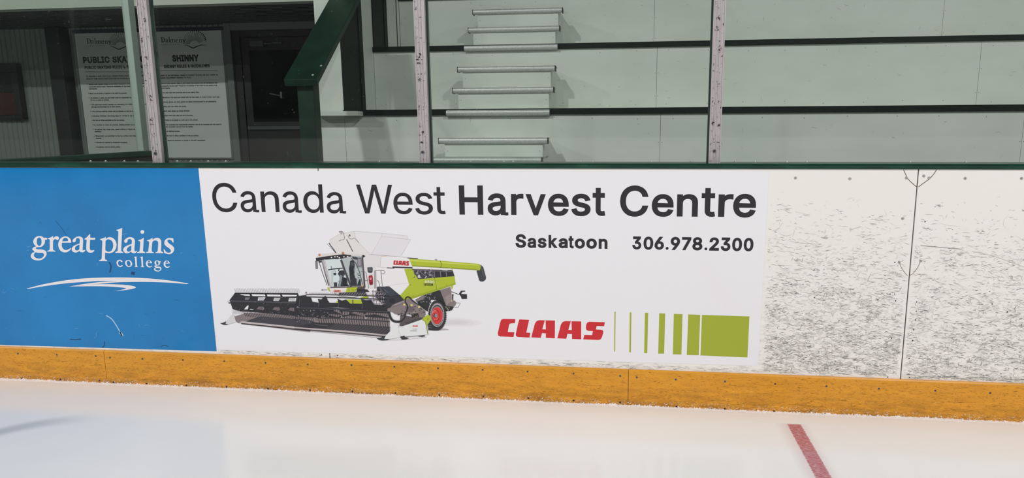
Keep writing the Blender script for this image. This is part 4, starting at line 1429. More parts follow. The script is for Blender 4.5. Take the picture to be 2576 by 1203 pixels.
K, K2, G1, G2, LM, LM2, WH = '29292F', '45454C', '85797B', 'B9B0B3', 'B0BF30', '9EAC28', 'ECEAED'
# printed ground shadows
pg('7', 'E6E4E8', '840,720 1100,650 1600,700 1900,790 1600,880 1100,890 860,860', 1)
pg('7', 'E0DEE2', '850,735 1100,680 1500,720 1700,790 1500,850 1100,860 870,840', 1)
pg('7', 'D9D6DB', '860,760 1100,720 1400,750 1520,790 1400,825 1100,830 880,820', 1)
pg('7', 'B9B0B8', '400,985 700,975 850,950 990,985 800,1002 420,1008', 1)
sk('2', 'B5A9B0', '470,812 900,860 1480,935 1700,960', 16)
sk('3', 'B5A9B0', '0,925 700,985 1480,1060', 14)
sk('4', 'CBC6CB', '330,1105 640,1100 1080,1055', 12)
# chassis and dark undercarriage
pg('4', '3C414B', '200,150 380,138 430,150 620,305 700,400 640,440 560,470 440,480 380,560 300,480 180,330')
pg('4', '5B5D6C', '305,185 330,190 425,275 385,262 350,230')
pg('6', '2B2B30', '560,830 800,735 880,740 960,990 1085,1020 1040,1085 940,1095 900,980 780,900 700,900 640,1100 520,1010 430,900')
bits('6', ['6C686E', '8C8A90'], 16, 520, 760, 780, 960, 3, 6, 22)
bits('6', ['8C8A90', 'C8C88A'], 10, 940, 1070, 1015, 1085, 4, 4, 10)
pg('6', G1, '435,905 540,850 590,825 560,890 450,935')
# hopper
pg('5', 'E3DFDE', '330,225 490,130 745,80 1005,470 690,478 445,455')
pg('5', 'E8E6EA', '745,80 1215,115 1200,165 1030,468 1005,470 830,280 775,190')
pg('5', 'E4E2E8', '1200,165 1695,222 1530,492 1030,468')
pg('5', 'E6E3E7', '1215,115 1640,158 1640,212 1203,166')
for s_ in ('330,225 490,130 745,80 1215,115 1640,158 1640,212', '745,80 760,180 830,280 1005,470', '1215,115 1203,166 1030,468', '1203,166 1695,222 1530,492', '330,225 445,455'):
    sk('5', 'C6C0C4', s_, 5)
sk('5', '4A4448', '318,275 345,320 438,445', 15)
sk('5', '6A6468', '285,290 425,440', 5)
sk('5', '7C7478', '485,90 520,80 550,95 572,150 574,215 530,225 485,245', 9, 1)
pg('5', 'A8A2A4', '485,92 545,96 532,142')
pg('5', '3A3436', '655,140 670,130 680,155 668,175')
sk('5', '6E666A', '640,150 650,190 700,212 745,198 822,275', 7, 1)
sk('5', '51494B', '612,215 625,240 720,425', 13)
# body
pg('5', WH, '690,480 1170,488 1640,522 1700,590 1722,682 1590,708 1668,978 1512,1155 1330,1005 1130,1012 1000,1060 900,1030 890,500', 0)
pg('5', 'E2DFE1', '890,480 1170,490 1195,520 1180,675 1115,680 1120,1040 920,1045 905,520')
sk('5', 'B8B2B6', '1195,515 1185,600 1178,675 1115,680 1380,695', 5)
sk('5', 'A29A9E', '1000,470 1280,490 1640,522', 5)
sk('5', 'CFCBD2', '1240,1012 1430,975 1650,960', 5)
sk('5', '2E2C32', '1290,695 1420,702', 14)
sk('5', '3A383E', '1385,684 1722,694', 24)
sk('5', 'D2B88A', '1190,505 1290,497', 8)
# lime side
pg('6', LM, '245,380 375,375 480,552 1092,500 1112,640 800,748 440,865 240,922 180,825 332,648')
pg('6', LM2, '800,748 440,865 250,915 330,860 780,715 1105,615 1112,640')
pg('6', LM, '1030,672 1068,655 1062,700 1045,728')
sk('6', '6E7622', '755,518 775,600 800,742', 7)
sk('6', 'D2DB62', '765,518 786,600 808,735', 5)
el('6', '4A4A20', 350, 650, 7, 7, 8)
el('6', '4A4A20', 955, 652, 6, 6, 8)
el('6', '4A4A20', 392, 832, 6, 6, 8)
pg('6', '37353C', '375,378 1060,402 1092,502 480,552')
bits('6', ['8A868E', 'B4B0BC', '55525A'], 22, 400, 740, 385, 530, 8, 6, 24)
el('6', 'C8C6D0', 495, 505, 22, 30)
for i in range(5):
    sk('6', '24232A', '760,%d 1050,%d' % (430 + i * 20, 440 + i * 14), 9)
for x_ in (748, 850, 948):
    sk('6', '77727A', '%d,420 %d,515' % (x_, x_ + 14), 14)
sk('6', '6B666E', '430,392 700,410 1055,425', 12)
pg('6', 'E4E0E2', '870,378 975,380 975,408 880,402')
sk('6', 'D8A84A', '1045,375 1060,410', 8)
# auger tube
sk('6', '3A383C', '300,195 475,207', 12)
pg('6', LM, '328,205 860,243 1505,295 1532,330 1520,405 1455,402 860,362 380,335')
pg('6', 'CAD45A', '340,222 860,258 1508,308 1515,325 860,282 350,248')
pg('6', '8F9924', '372,318 860,345 1520,388 1518,405 860,362 380,335')
sk('6', '5E641C', '845,240 872,290 868,330 850,362', 8, 1)
sk('6', '86828A', '765,222 800,228', 14)
pg('6', '3D4046', '1525,302 1575,350 1622,520 1615,560 1575,592 1530,592 1505,570 1462,408 1520,405 1534,330', 0)
pg('6', '565A61', '1535,330 1560,370 1600,520 1590,525 1545,400')
pg('6', LM, '1490,297 1532,325 1530,372 1515,400 1480,398')
# rear
pg('6', G1, '850,737 1020,682 1040,760 1045,905 1100,915 1120,950 1110,990 1075,1015 950,998')
pg('6', '978B8C', '935,850 1030,800 1040,905 960,992')
pg('6', '3A2A2E', '1050,805 1075,805 1070,900 1052,905')
sk('6', '3A3A3E', '1040,762 1165,812', 9)
pg('6', '2E2F34', '1165,800 1200,746 1270,745 1272,760 1222,768 1203,800 1300,805 1302,885 1215,886 1200,845')
sk('6', '6A6468', '1115,950 1193,956 1152,1026 1080,1018', 6)
sk('6', 'D8B878', '1040,900 1045,930', 14)
# cab
pg('5', 'DDD6D4', '100,515 195,468 430,450 690,462 880,470 900,490 690,495 450,478 130,530')
pg('5', '2D2B30', '95,530 300,497 560,466 690,482 705,540 560,562 400,546 200,562 105,590')
for x_, y_ in ((360, 520), (418, 510), (460, 508), (492, 526), (570, 510), (632, 506)):
    el('5', 'EDEBEA', x_, y_, 13, 11, 10)
for x_, y_ in ((158, 478), (553, 448)):
    el('5', 'C4682C', x_, y_, 19, 20, 12)
    el('5', 'E89A58', x_ + 3, y_ - 4, 8, 9, 10)
pg('5', 'D4DEE0', '235,560 520,545 690,1010 360,1020')
pg('5', 'B4BDBE', '520,545 700,500 880,505 905,1010 690,1010')
pg('5', '9EA5A8', '700,500 880,505 885,700 780,700')
pg('5', '3A3F44', '700,505 800,520 790,560 720,545')
pg('5', '2C3036', '672,585 700,565 735,575 752,640 742,800 762,870 850,890 860,1000 695,1002 670,900 655,700 668,640', 0)
pg('5', '4B5258', '690,600 730,605 735,650 690,660')
pg('5', '23262B', '668,700 730,690 735,800 670,830')
pg('5', '7E878D', '735,700 760,700 745,800 735,800')
pg('5', 'A8B2B8', '780,870 830,880 800,960 790,990')
pg('5', '2E3237', '490,745 560,735 590,800 560,850 620,870 640,1005 470,1010 500,860 470,800')
pg('5', '8A949A', '500,810 545,830 510,1010 480,1005')
pg('5', '1F2226', '545,870 615,880 625,1000 545,1005')
bits('5', ['6F777C', '14161A'], 14, 480, 850, 720, 1000, 12, 5, 20)
sk('5', '33353A', '300,730 420,712 560,700', 18)
sk('5', '33353A', '355,665 357,720', 9)
sk('5', '55565C', '368,1000 368,760 420,745 442,800', 7)
pg('5', '3B3C42', '393,780 436,780 436,820 393,820')
pg('5', '3B3C42', '398,940 456,940 456,1012 402,1012')
sk('5', 'CFCACB', '238,556 295,780 352,1022', 24)
sk('5', '5A565A', '225,558 280,780 338,1022', 5)
sk('5', '3E3C40', '150,600 215,800 285,990', 8)
sk('5', '3E3C40', '190,560 250,790 312,1000', 8)
sk('5', '3E3C40', '208,560 262,790 318,1000', 5)
sk('5', '403D42', '520,560 600,790 688,1012', 34)
sk('5', '6C686E', '512,560 590,790 676,1012', 6)
sk('5', '4A464A', '690,530 770,620 830,760 890,1005', 12)
sk('5', '474247', '880,520 900,780 918,1030', 26)
sk('5', '7E767C', '890,540 908,780', 6)
pg('5', '47454A', '88,580 122,572 127,712 95,712')
pg('5', '8F8A90', '97,592 114,586 116,700 102,702')
pg('5', '35333A', '140,580 188,578 188,605 145,608')
pg('5', '55515A', '795,528 862,525 868,672 800,676')
pg('5', '9B95A0', '805,540 852,538 858,660 808,664')
pg('5', '2B292E', '872,490 900,478 930,498 900,520 880,516')
el('5', 'E0DCE0', 848, 495, 14, 14, 10)
pg('5', '55494E', '350,1015 910,1005 925,1052 790,1052 340,1038')
pg('5', '2B292E', '790,1050 960,1060 1000,1100 780,1105')
pg('5', LM, '290,1025 332,1028 350,1100 310,1078')
pg('5', 'E4DEDC', '325,1036 625,1030 602,1104 345,1102')
pg('5', LM, '622,1030 802,1020 765,1098 598,1106')
sk('5', '5A6020', '640,1056 665,1056 650,1085 668,1085', 6)
sk('5', '5A6020', '695,1066 735,1062 722,1090 740,1090', 6)
sk('5', '5A6020', '745,1078 795,1048', 5)
sk('5', '77747A', '190,1068 290,1066', 7)
el('5', '85828A', 205, 1068, 18, 11, 10)
sk('5', 'E0A850', '880,975 882,1015', 15)
# steps, rails, extinguisher
for s_ in ('852,755 910,750 940,782 968,930 985,1042', '918,910 962,908'):
    sk('5', '6E676B', s_, 7)
for s_ in ('1088,1042 1085,742 1240,740 1262,765 1240,796 1196,796', '1108,1042 1104,742', '1190,745 1215,1000', '1120,905 1150,920 1180,1040 1215,1090'):
    sk('5', '7E777B', s_, 8)
pg('5', '3E4046', '962,690 1040,684 1052,700 1048,768 1030,780 985,778 968,762', 0)
pg('5', '5E6068', '978,704 1036,700 1036,750 982,752')
pg('5', 'A52836', '985,840 1020,825 1050,838 1058,960 1035,982 998,972', 1)
pg('5', 'D89AA2', '1005,860 1035,860 1030,900 1008,900')
pg('5', '6E1822', '1000,940 1045,935 1040,972 1005,970')
sk('5', '8A6A6A', '1015,825 1045,815', 7)
for x_ in (1395, 1440, 1490, 1540, 1575):
    sk('3', '877C84', '%d,215 %d,470' % (x_, x_ + 28), 9)
for y_ in (240, 330, 400, 450):
    sk('3', '8F868C', '1385,%d 1605,%d' % (y_, y_ + 8), 8)
bits('3', ['2A282E', 'B8AEB2'], 16, 1380, 1600, 215, 465, 5, 6, 18)
pg('3', LM2, '1180,350 1260,320 1330,330 1310,350 1190,375')
# lettering on the machine
def small_text(txt, col, u0, u1, v0, v1, d, slope=0.0):
    y = ply()
    text_px(pic, txt, u0, u1, v0, v1, y, colour(col), d, 0, slope)


def mini_logo(u0, u1, v0, v1, col, slope):
    y = ply()
    for l in LOGO:
        q = squeeze(l, (0, 0, 1))
        fill(pic, [on([(u0 + (p[0] - 109) / 941 * (u1 - u0), v0 + (p[1] - 217 - (p[0] - 109) * .028) / 160 * (v1 - v0) + (p[0] - 109) / 941 * slope) for p in q], y)], y, colour(col))


mini_logo(989.5, 1029, 655.5, 666.5, 'C2222C', 2)
mini_logo(839.5, 857, 729.5, 735, 'D2442E', .3)
small_text('8800', 'E6E6C8', 1069, 1092.3, 706, 713, 34, .02)
small_text('LEXION', '33361C', 1066, 1089, 713.2, 719, 26, .02)
# header: left half
pg('2', 'D9D6DA', '215,765 318,640 345,660 380,785 250,818 190,825')
pg('2', '34383C', '95,803 140,798 205,770 190,812 250,820 205,834 150,830', 0)
multi('2', '8F8A92', [[(325 + i * 21, 565), (327 + i * 21, 640)] for i in range(10)], 5)
pg('2', G1, '355,682 520,635 640,610 860,680 540,775 490,792 415,800 375,765')
pg('2', G1, '500,610 1700,665 1700,745 800,682')
multi('2', '37343A', [[(520 + i * 30, 612 + i * 1.9), (552 + i * 30, 684 + i * 1.7)] for i in range(39)], 10)
pg('2', '3B3A41', '540,772 800,682 1700,742 1700,890 1480,872')
multi('2', '56545C', [[(830 + i * 52, 690 + i * 3.4), (620 + i * 52, 782 + i * 5)] for i in range(17)], 6)
pg('2', 'C4B9BC', '440,785 500,768 1480,868 1700,886 1700,915 1480,895 470,802')
sk('2', '4A4044', '470,806 900,848 1480,915 1700,938', 16)
multi('2', '1E1C20', [[(480 + i * 15, 800 + i * 1.57), (488 + i * 15, 822 + i * 1.57)] for i in range(81)], 6)
multi('2', '9A96A0', [[(348 + i * 28.4, 183), (360 + i * 28.4, 210), (368 + i * 28.4, 240), (372 + i * 28.4, 264)] for i in range(41)], 4.5)
pg('2', K, '265,392 362,260 440,262 1480,268 1500,330 1462,340 1462,520 1700,520 1700,700 780,612 460,592 320,552')
pg('2', K2, '270,396 1440,425 1435,450 280,415')
for l in ('655,285 892,290 905,325 672,318', '930,290 1165,295 1172,328 942,325', '1195,294 1470,300 1450,325 1212,328', '450,286 620,288 628,318 540,312 470,298'):
    pg('2', 'E9E8EC', l)
for l, nn in (('765,400 775,342 905,342 870,400', (765, 905)), ('1045,405 1055,348 1172,350 1140,408', (1045, 1172)), ('1312,412 1322,352 1452,354 1445,412', (1312, 1452)), ('540,385 545,345 630,345 598,388', (540, 630))):
    pg('2', 'E4E3E8' if nn[0] > 600 else '8D898F', l)
    multi('2', '34343A', [[(nn[0] + 6 + i * 18, 346), (nn[0] + 40 + i * 18, 404)] for i in range(int((nn[1] - nn[0]) / 18) - 1)], 5)
pg('2', 'E9E8EC', '522,556 580,488 606,488 590,558')
pg('2', 'C9D6DC', '620,560 640,545 695,558 690,568')
for x_ in (745, 1028, 1305):
    dyy = (x_ - 745) * .035
    pg('2', G1, '%d,%d %d,%d %d,%d %d,%d %d,%d' % (x_, 550 + dyy, x_ + 40, 505 + dyy, x_ + 120, 508 + dyy, x_ + 135, 545 + dyy, x_ + 120, 575 + dyy))
    multi('2', '34343A', [[(x_ + 22 + i * 22, 500 + dyy), (x_ + 30 + i * 22, 578 + dyy)] for i in range(5)], 8)
sk('2', '22222A', '500,575 700,572 730,590', 14)
multi('2', '6A6A74', [[(300 + i * 26, 405 + i * .6), (282 + i * 26, 424 + i * .6)] for i in range(45)], 4)
bits('2', ['8C888E', '5C5A62'], 16, 300, 1450, 280, 590, 21, 4, 11)
bits('2', ['A09A9E'], 16, 760, 1500, 590, 640, 22, 3, 6)
pg('2', '6E6468', '245,430 278,428 280,452 248,452')
sk('2', '85828A', '218,428 265,398', 4)
# header: right half
pg('3', G1, '320,560 840,580 1690,620 1700,865 760,805 420,795 330,760 0,720 0,678 330,695')
multi('3', '37343A', [[(20 + i * 30, 672 + i * 1.5), (44 + i * 30, 745 + i * 2.3)] for i in range(11)], 11)
multi('3', '37343A', [[(440 + i * 42, 575 + i * 1.7), (440 + i * 42 - 8, 700 + i * 1.7), (452 + i * 42, 800 + i * 2.3)] for i in range(30)], 14)
pg('3', '3E3B41', '0,738 330,768 420,800 760,806 1700,868 1700,1005 1480,990 900,930 0,868')
multi('3', '5A565C', [[(780 + i * 62, 815 + i * 4), (640 + i * 62, 905 + i * 6)] for i in range(16)], 7)
multi('3', '56525A', [[(60 + i * 52, 752 + i * 3), (-60 + i * 52, 820 + i * 5)] for i in range(6)], 6)
pg('3', '313036', '60,860 380,790 730,812 520,905 200,885')
sk('3', '6A656B', '370,825 600,850', 9)
pg('3', 'BEB2B5', '0,868 900,932 1480,988 1640,1015 1640,1032 1480,1016 900,962 0,892')
sk('3', '4A4044', '0,902 900,974 1480,1028 1620,1040', 15)
multi('3', '1E1C20', [[(6 + i * 15.5, 893 + i * 1.28), (-2 + i * 15.5, 914 + i * 1.28)] for i in range(105)], 6)
pg('3', K, '0,525 400,520 1690,575 1700,640 1640,625 1300,612 1240,650 1000,655 980,600 870,590 840,650 620,640 560,690 300,700 0,660')
pg('3', K, '330,640 520,640 760,690 1000,640 1300,660 1450,640 1690,690 1690,720 1300,690 1000,665 760,715 600,720 420,720')
sk('3', '56565E', '30,530 400,535 900,568 1690,600', 10)
sk('3', K, '0,672 330,690 700,712 1300,745 1700,775', 22)
sk('3', '5F5D65', '560,702 1300,742 1700,772', 5)
bits('3', ['8A868C', '1C1B20', '55545C'], 26, 10, 640, 560, 790, 30, 5, 18)
bits('3', ['1C1B20', '55545C'], 14, 640, 1690, 600, 720, 31, 5, 16)
for l in ((700, 560, 850, 640), (1010, 600, 1270, 690), (1430, 620, 1690, 705)):
    x0_, y0_, x1_, y1_ = l
    pg('3', G1, '%d,%d %d,%d %d,%d %d,%d' % (x0_, y0_ + 20, x0_ + 60, y0_, x1_ - 40, y0_ + 20, x1_, y1_))
    multi('3', '37343A', [[(x0_ + 40 + i * 38, y0_), (x0_ + 22 + i * 38, y1_)] for i in range(int((x1_ - x0_) / 38))], 10)
el('3', 'D8D2D2', 850, 690, 9, 16, 8)
el('3', 'D8D2D2', 1275, 712, 9, 16, 8)
pg('3', 'E9E8EC', '590,385 775,372 795,440 640,438')
pg('3', LM, '925,378 1200,385 1218,455 1000,452')
pg('3', LM, '722,432 782,402 785,440')
sk('3', '4A3A30', '1043,385 1046,452', 18)
pg('3', K, '30,490 60,320 210,300 215,330 300,350 320,420 440,440 640,438 1000,452 1215,458 1420,470 1650,482 1665,582 1210,558 780,522 95,520')
pg('3', '26262C', '60,330 100,330 95,510 30,500')
for l in ('100,330 240,335 300,420 180,440', '420,370 480,380 555,310 590,380 620,440 440,440', '768,365 850,402 920,380 1000,455 790,450', '1190,372 1280,392 1370,385 1420,475 1215,460', '1640,380 1690,360 1690,600 1640,560'):
    pg('3', K, l)
multi('3', '5E5E68', [[(440, 440), (430, 510)], [(795, 445), (780, 520)], [(1218, 460), (1208, 550)], [(100, 380), (88, 500)]], 7)
sk('3', '3C3C44', '180,450 440,465 780,470', 5)
sk('3', K, '215,290 560,292 790,298 1200,310 1690,322', 13)
sk('3', K, '215,333 790,345 1200,362 1660,380', 15)
multi('3', '8F8B92', [[(262 + i * 36, 286 + i * .5), (290 + i * 36, 256 + i * .5)] for i in range(15)], 7)
multi('3', '2E2D33', [[(262 + i * 36, 338 + i * .5), (284 + i * 36, 330 + i * .5)] for i in range(14)], 6)
pg('3', '38373D', '800,262 1090,250 1240,215 1300,300 1180,312 800,300')
multi('3', 'A8A4AA', [[(830 + i * 45, 296 + i * .6), (868 + i * 45, 258 + i * .6)] for i in range(18)], 6)
sk('3', '4A4A30', '720,262 790,310 1050,345 1180,290', 7, 1)
el('3', '5A2428', 212, 256, 11, 15, 8)
sk('3', 'A8A4A4', '205,270 212,310', 11)
# drive end of the header
pg('4', '34333A', '380,350 560,305 640,340 690,400 600,440 470,490 400,560 360,480')
el('4', '26262C', 470, 400, 52, 48)
sk('4', '2C2B31', '400,560 440,700 500,765 620,770 680,700 700,620', 40, 1)
pg('4', '5A5155', '620,650 840,690 1010,690 1010,735 700,850 600,850')
pg('4', '47434A', '700,790 1000,690 1010,715 720,830')
pg('4', G1, '470,480 560,440 690,392 800,368 860,400 1065,590 1040,700 900,700 760,640 620,652 520,640 465,600 390,592 383,545 455,520', 0)
pg('4', '6A6064', '700,500 850,510 880,560 820,610 720,600')
pg('4', '9A8D8F', '500,470 690,395 700,410 520,490')
sk('4', '5C5256', '470,520 690,440', 6)
bits('4', ['2A282E', '564E52'], 18, 560, 1040, 480, 690, 41, 5, 20)
pg('4', '28262C', '815,640 930,620 955,690 820,712')
bits('4', ['B8A878', '77727A'], 10, 820, 950, 600, 700, 42, 4, 12)
for x_, y_ in ((687, 470), (815, 480), (950, 514)):
    pg('4', 'E3CF7E', '%d,%d %d,%d %d,%d %d,%d' % (x_ - 20, y_ - 14, x_ + 18, y_ - 18, x_ + 20, y_ + 16, x_ - 18, y_ + 18))
sk('4', '26252A', '702,430 705,370 740,335 785,350 850,420 960,480', 20, 1)
sk('4', '26252A', '705,430 745,500 735,565 700,640 695,700 640,760', 24, 1)
sk('4', '26252A', '640,760 580,775 520,765', 26, 1)
bits('4', ['26252A', '8A8288'], 9, 950, 1060, 560, 680, 44, 5, 16)
# wheel
pg('7', '2C2B2F', '395,830 480,760 600,860 700,1000 560,1004 410,985')
multi('7', '6B676E', [[(420, 860), (500, 880), (560, 900)], [(410, 910), (480, 930), (550, 940)]], 14)
el('7', '2F2E32', 655, 585, 240, 405, 40)
_y = ply()
for i in range(44):
    a = i * 2 * math.pi / 44
    cx, cy = 655 + 243 * math.cos(a), 585 + 408 * math.sin(a)
    q = [(cx + 17 * math.cos(a + o), cy + 20 * math.sin(a + o)) for o in (0, 1.5, 3.1, 4.7)]
    fill(pic, [on([(1040 + p[0] / 10.936, 740 + p[1] / 10.936) for p in q], _y)], _y, colour('2F2E32'))
el('7', 'AFA9AD', 655, 575, 196, 335, 40)
multi('7', '2F2E32', [[(655 + 185 * math.cos(a) * .98, 575 + 320 * math.sin(a) * .98), (655 + 205 * math.cos(a + .05), 575 + 345 * math.sin(a + .05))] for a in [i * .1745 for i in range(36)]], 15)
el('7', '444248', 655, 585, 172, 290, 36)
el('7', 'A8A2A6', 652, 600, 160, 258, 36)
el('7', 'B92228', 652, 595, 150, 236, 36)
el('7', 'D23A3A', 655, 595, 140, 225, 36)
el('7', 'AE2026', 622, 590, 108, 165, 32)
el('7', 'CE3636', 612, 592, 92, 140, 32)
sk('7', 'F0A8A0', '512,545 530,500 570,465 630,458', 14, 1)
multi('7', 'E88C86', [[(560, 690), (600, 715), (650, 705), (685, 640)]], 8)
el('7', '4A3C48', 590, 595, 36, 56, 20)
el('7', '8E8892', 622, 595, 40, 54, 20)
for i in range(8):
    a = i * .785 + .3
    el('7', 'E8B0A8', 608 + 66 * math.cos(a), 594 + 98 * math.sin(a), 6, 8, 6)
# right divider
pg('4', 'E5E7E9', '525,822 570,832 590,880 1005,735 1062,772 1112,1000 1080,1005 700,1042 640,1048 430,1082 330,1085 360,1020 440,940')
pg('4', 'D3D6D8', '590,880 580,960 620,1045 640,1048 600,960')
sk('4', 'C2C6C8', '775,900 800,860 960,800', 4, 1)
pg('4', LM, '1000,736 1030,700 1115,648 1150,680 1165,745 1095,820 1085,870 1112,1000 1100,1003 1060,800 1050,775')
sk('4', '7C8424', '1003,738 1060,775 1102,1000', 7)
pg('4', '33373D', '190,1064 260,1062 360,1020 330,1082 430,1082 375,1104 280,1110 225,1095', 0)
pg('4', '39363B', '610,1042 690,1022 700,1050 770,1072 700,1092 640,1092')
pg('4', '39363B', '900,1030 1055,1018 1050,1036 1000,1046')
sk('4', '6A666C', '700,1048 1000,1026', 6)
sk('4', '22242A', '1095,735 1120,722', 9)
mini_logo(1038, 1051.5, 818.8, 823, 'C8342E', 0)
small_text('1230', '8B9096', 1037.5, 1049.5, 826, 830, 0)
small_text('CONVIO', '50545A', 1031.5, 1048.5, 830.8, 834.2, 10, -.03)
pic.build('harvester_picture', [mat('print_' + h, h, 0.3) for h in pic_cols], white, label='printed picture of a white and lime combine harvester')

# ------------------------------------------------------------------ the stand behind the glass
Y1, Y2, Y3 = 2.144, 2.775, 3.442
T1, T2, T3 = 1.347, 1.890, 2.433
TH = .042
XL, XR = -0.845, 7.0
st = thing('bleacher', 'grey green stepped bleacher with dark green edges behind the glass', 'bleacher', (2, Y1, .80))
for y0_, z0_, z1_, seam in ((Y1, .80, T1 - TH, (1661, 340)), (Y2, T1, T2 - TH, (1652, 190)), (Y3, T2, T3 - TH, (1646, 50))):
    xs = at(seam[0], seam[1], y0_).x
    cuts = [XL, xs, xs + 2.438, xs + 4.876]
    if xs - 2.438 > XL + .05:
        cuts.insert(1, xs - 2.438)
    cuts = sorted(cuts)
    rr = random.Random(int(y0_ * 10))
    for a, c in zip(cuts, cuts[1:]):
        b = MB()
        b.box(a + .0012, c - .0012, y0_, y0_ + .018, z0_, z1_)
        b.box(a, a + .0012, y0_ + .004, y0_ + .018, z0_, z1_, 1)
        x_ = a + .1
        while x_ < c - .05:
            for zz in ((z1_ - .03), (z0_ + .06)):
                zq = zz + rr.uniform(-.012, .012)
                xq = x_ + rr.uniform(-.02, .02)
                b.rod((xq, y0_ + .001, zq), (xq, y0_ - .0008, zq), .0028, 8, 2)
            x_ += .3
        for e in (a + .012, c - .012):
            for zq in (z0_ + .12, z0_ + .3):
                b.rod((e, y0_ + .001, zq), (e, y0_ - .0008, zq), .0025, 8, 2)
        slivers(b, rr, 26, lambda: (rr.uniform(a + .05, c - .05), rr.uniform(z0_ + .03, z1_ - .03)), .008, .05, .0015, .004, y0_ - .0003, [3], .7, .4)
        b.build('riser', [PAINT, PLY_EDGE, NAIL, SCUFF_M], st)
for y0_, z1_ in ((Y1, T1), (Y2, T2), (Y3, T3)):
    b = MB()
    b.box(XL, XR, y0_ - .022, y0_ + .018, z1_ - TH, z1_)
    b.build('edge_trim', GTRIM, st, .003)
    b = MB()
    b.box(XL, XR, y0_ + .018, (y0_ + .65 if y0_ == Y3 else (Y2 if y0_ == Y1 else Y3)), z1_ - .02, z1_ - .0005)
    b.build('tread', PAINT, st)

# end wall of the stand: pale panels with dark green upright boards
ew = thing('end_wall', 'pale wall at the left end of the bleacher with dark green upright boards', 'wall', (-.93, 2.8, .45))
b = MB()
b.box(-1.035, XL - .0015, Y1, 3.44, .45, 3.0)
b.build('panel', PAINT, ew)
for a, c, zb in ((Y1, 2.531, T1 + .001), (Y2, 3.087, T2 + .001)):
    b = MB()
    b.box(XL - .001, XL + .008, a + .002, c - .07, zb, 3.0)
    b.box(XL - .001, XL + .014, c - .068, c, zb, 3.0)
    b.build('green_board', GTRIM, ew)
b = MB()
b.box(XL - .001, XL + .004, 3.357, 3.363, T2 + .001, 3.0)
b.build('joint', CHAR, ew)

b = MB()
q0, q1 = at(800, 286, 2.024), at(900, 286, 2.024)
b.box(q0.x - .06, q1.x, 2.024, 2.121, q0.z - .017, q0.z + .017)
tag(b.build('ledge_board', PAINT, None, .003), 'short pale ledge board at the foot of the green upright board', 'ledge')

# stair rail with a broad sloping green cap
hr = thing('stair_rail', 'dark green sloping stair rail on a square post', 'handrail', (-.76, 1.4, .45))
yy0, yy1 = 1.35, 2.142
sl = (2.123 - 1.505) / .70
xa, xb = -.874, -.656
za, zb_ = 1.505, 1.505 + (yy1 - yy0) * sl
b = MB()
b.prism([(xa, yy0, za), (xa, yy1, zb_), (xa, yy1, zb_ - .05), (xa, yy0 + .012, za - .042)], (xb - xa, 0, 0))
b.build('cap_board', GPAINT, hr, .003)
b = MB()
p0, p1 = at(752, 300, 1.40), at(793, 300, 1.40)
b.prism([(p0.x, 1.40, .45), (p0.x, 1.40, za - .012), (p0.x, 1.48, za + .058), (p0.x, 1.48, .45)], (p1.x - p0.x, 0, 0))
b.build('post', GPAINT, hr, .003)
for u, v in ((808, 166), (787, 189)):
    d_ = (FWD + RIGHT * ((u - CU) / FPX) + UP * ((CV - v) / FPX))
    nrm = Vector((0, -sl, 1))
    tt = (Vector((xa, yy0, za)) - CP).dot(nrm) / d_.dot(nrm)
    q = CP + d_ * tt
    b = MB()
    n_ = nrm.normalized()
    b.rod(q - n_ * .002, q + n_ * .003, .008, 10)
    b.build('screw', GALV, hr)


# metal edged steps, one unit on each tier
def nosing(name, xl_, xr_, yn, zc, depth, parent):
    h = .021
    t_ = MB()
    prof = [(0, -h)] + [(-.022 * math.cos(a) ** .6, h * math.sin(a)) for a in [(-80 + k * 16) * math.pi / 180 for k in range(11)]] + [(0, h), (depth, h + .001), (depth, h - .004), (0, h - .004)]
    t_.prism([(xl_, yn + p[0], zc + p[1]) for p in prof], (xr_ - xl_, 0, 0))
    o = t_.build(name, GALV, parent)
    for e0, e1 in ((xl_ - .006, xl_), (xr_, xr_ + .006)):
        c_ = MB()
        c_.box(e0, e1, yn - .018, yn + min(.045, depth), zc - h, zc + h)
        c_.build('end_cap', GALV_D, o)
    return o


def stair_unit(label, steps, yback, zbase, edge):
    """steps: (v, u_left, u_right, y) nosing on the photo, its upright plane"""
    v, u0, u1, y_ = steps[0]
    a, c = at(u0, v, y_), at(u1, v, y_)
    t = thing('bleacher_steps', label, 'steps', ((a.x + c.x) / 2, y_, zbase), 'metal edged bleacher steps')
    for i, (v, u0, u1, y_) in enumerate(steps):
        a, c = at(u0, v, y_), at(u1, v, y_)
        zc = (a.z + c.z) / 2
        b = MB()
        e = (u1 - u0) * .045
        xl_, xr_ = at(u0 + e, v, y_).x, at(u1 - e, v, y_).x
        zb2 = zbase if i == 0 else prev_z
        yb2 = yback if i == len(steps) - 1 else yback
        b.box(xl_, xr_, y_ + .002, yb2 - .001, zb2 + .0005, zc + .016)
        b.build('riser_box', PAINT, t)
        rr = random.Random(int(v))
        for xx in (xl_ + .02, xr_ - .02):
            s_ = MB()
            s_.rod((xx, y_ + .003, zc - .07), (xx, y_ + .0012, zc - .07), .0025, 8)
            s_.build('nail', NAIL, t)
        nosing('nosing', a.x, c.x, y_, zc, .16, t)
        prev_z = zc + .016
    if edge:
        v, u0, u1, y_ = edge
        a, c = at(u0, v, y_), at(u1, v, y_)
        nosing('nosing', a.x, c.x, y_, (a.z + c.z) / 2, .0003, t)
    return t


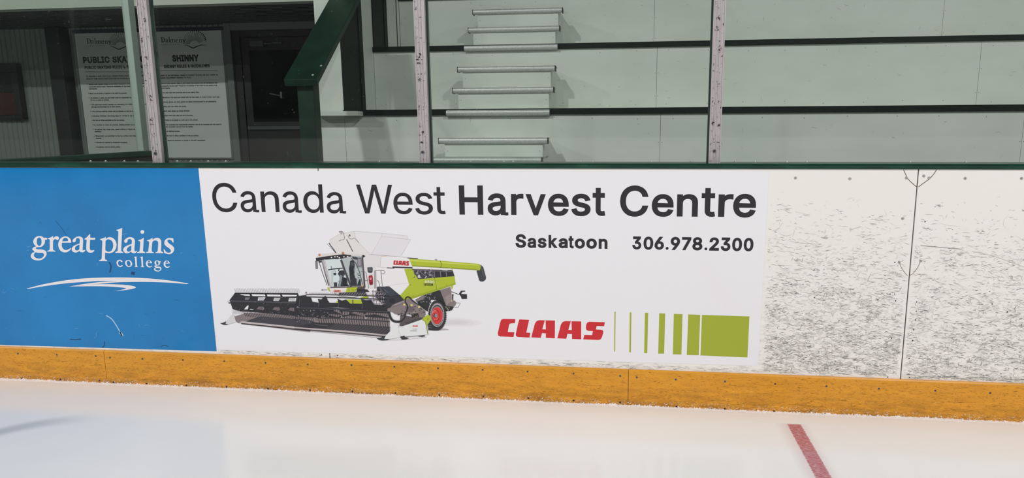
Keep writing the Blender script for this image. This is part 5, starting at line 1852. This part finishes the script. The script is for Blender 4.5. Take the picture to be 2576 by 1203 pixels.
stair_unit('upper pair of metal edged steps, touching the top of the photo', [(74, 1180, 1407, 2.90), (28.5, 1191, 1414, 3.10)], Y3, T2, (120, 1169, 1403, Y2 - .0226))
stair_unit('middle pair of metal edged steps on the first tier', [(227.5, 1141, 1392, 2.28), (174, 1153, 1396, 2.48)], Y2, T1, (284, 1124, 1383, Y1 - .0226))
stair_unit('lowest metal edged steps, partly hidden by the green cap rail', [(404, 1087, 1362, 1.62), (354.5, 1106, 1377, 1.82)], Y1, .80, None)

# glazed partition running back from the boards on the left
pr = thing('glass_partition', 'short dark partition with a green rail and grey pole behind the left glass', 'partition', (-1.9, 1.2, .45))
A, B_ = at(379, 379, .75), at(0, 401, .25)
B_ = A + (B_ - A) * 1.15
AH = A.copy()
AH.z = 0
dirv = (Vector((B_.x, B_.y, 0)) - AH).normalized()
nv = Vector((-dirv.y, dirv.x, 0))
slope = (B_.z - A.z) / (Vector((B_.x, B_.y, 0)) - AH).length


def slab(t0, t1, th, f0, f1):
    """a board along the partition; f0, f1: heights measured from the rail top, None = the floor"""
    b = MB()
    P = []
    for t in (t0, t1):
        p = AH + dirv * t
        for f_ in (f0, f1):
            z = .45 if f_ is None else A.z + slope * t + f_
            P.append(Vector((p.x, p.y, z)))
    b.prism([p - nv * th / 2 for p in (P[0], P[2], P[3], P[1])], nv * th)
    return b


LEN = (Vector((B_.x, B_.y, 0)) - AH).length
slab(0, LEN, .05, None, -.0285).build('panel', CHAR, pr)
slab(0, LEN, .085, -.028, 0).build('rail', GREEN, pr, .003)
tp = 0.0
while True:                                     # the pole stands a little along the rail
    d_ = AH + dirv * tp + Vector((0, 0, A.z)) - CP
    if CU + FPX * d_.dot(RIGHT) / d_.dot(FWD) < 361:
        break
    tp += .005
Q = AH + dirv * tp
zq = A.z + slope * tp + .0005
b = MB()
b.box(Q.x - .021, Q.x + .021, Q.y - .02, Q.y + .02, zq, GT)
b.box(Q.x - .009, Q.x + .021, Q.y - .024, Q.y - .02, zq, GT)
b.build('pole', mat('grey_painted_pole', 'A9B5B0', .45), pr, .003)
slab(tp + .03, LEN, .01, .0006, 1.3).build('glass_pane', GLASS, pr)
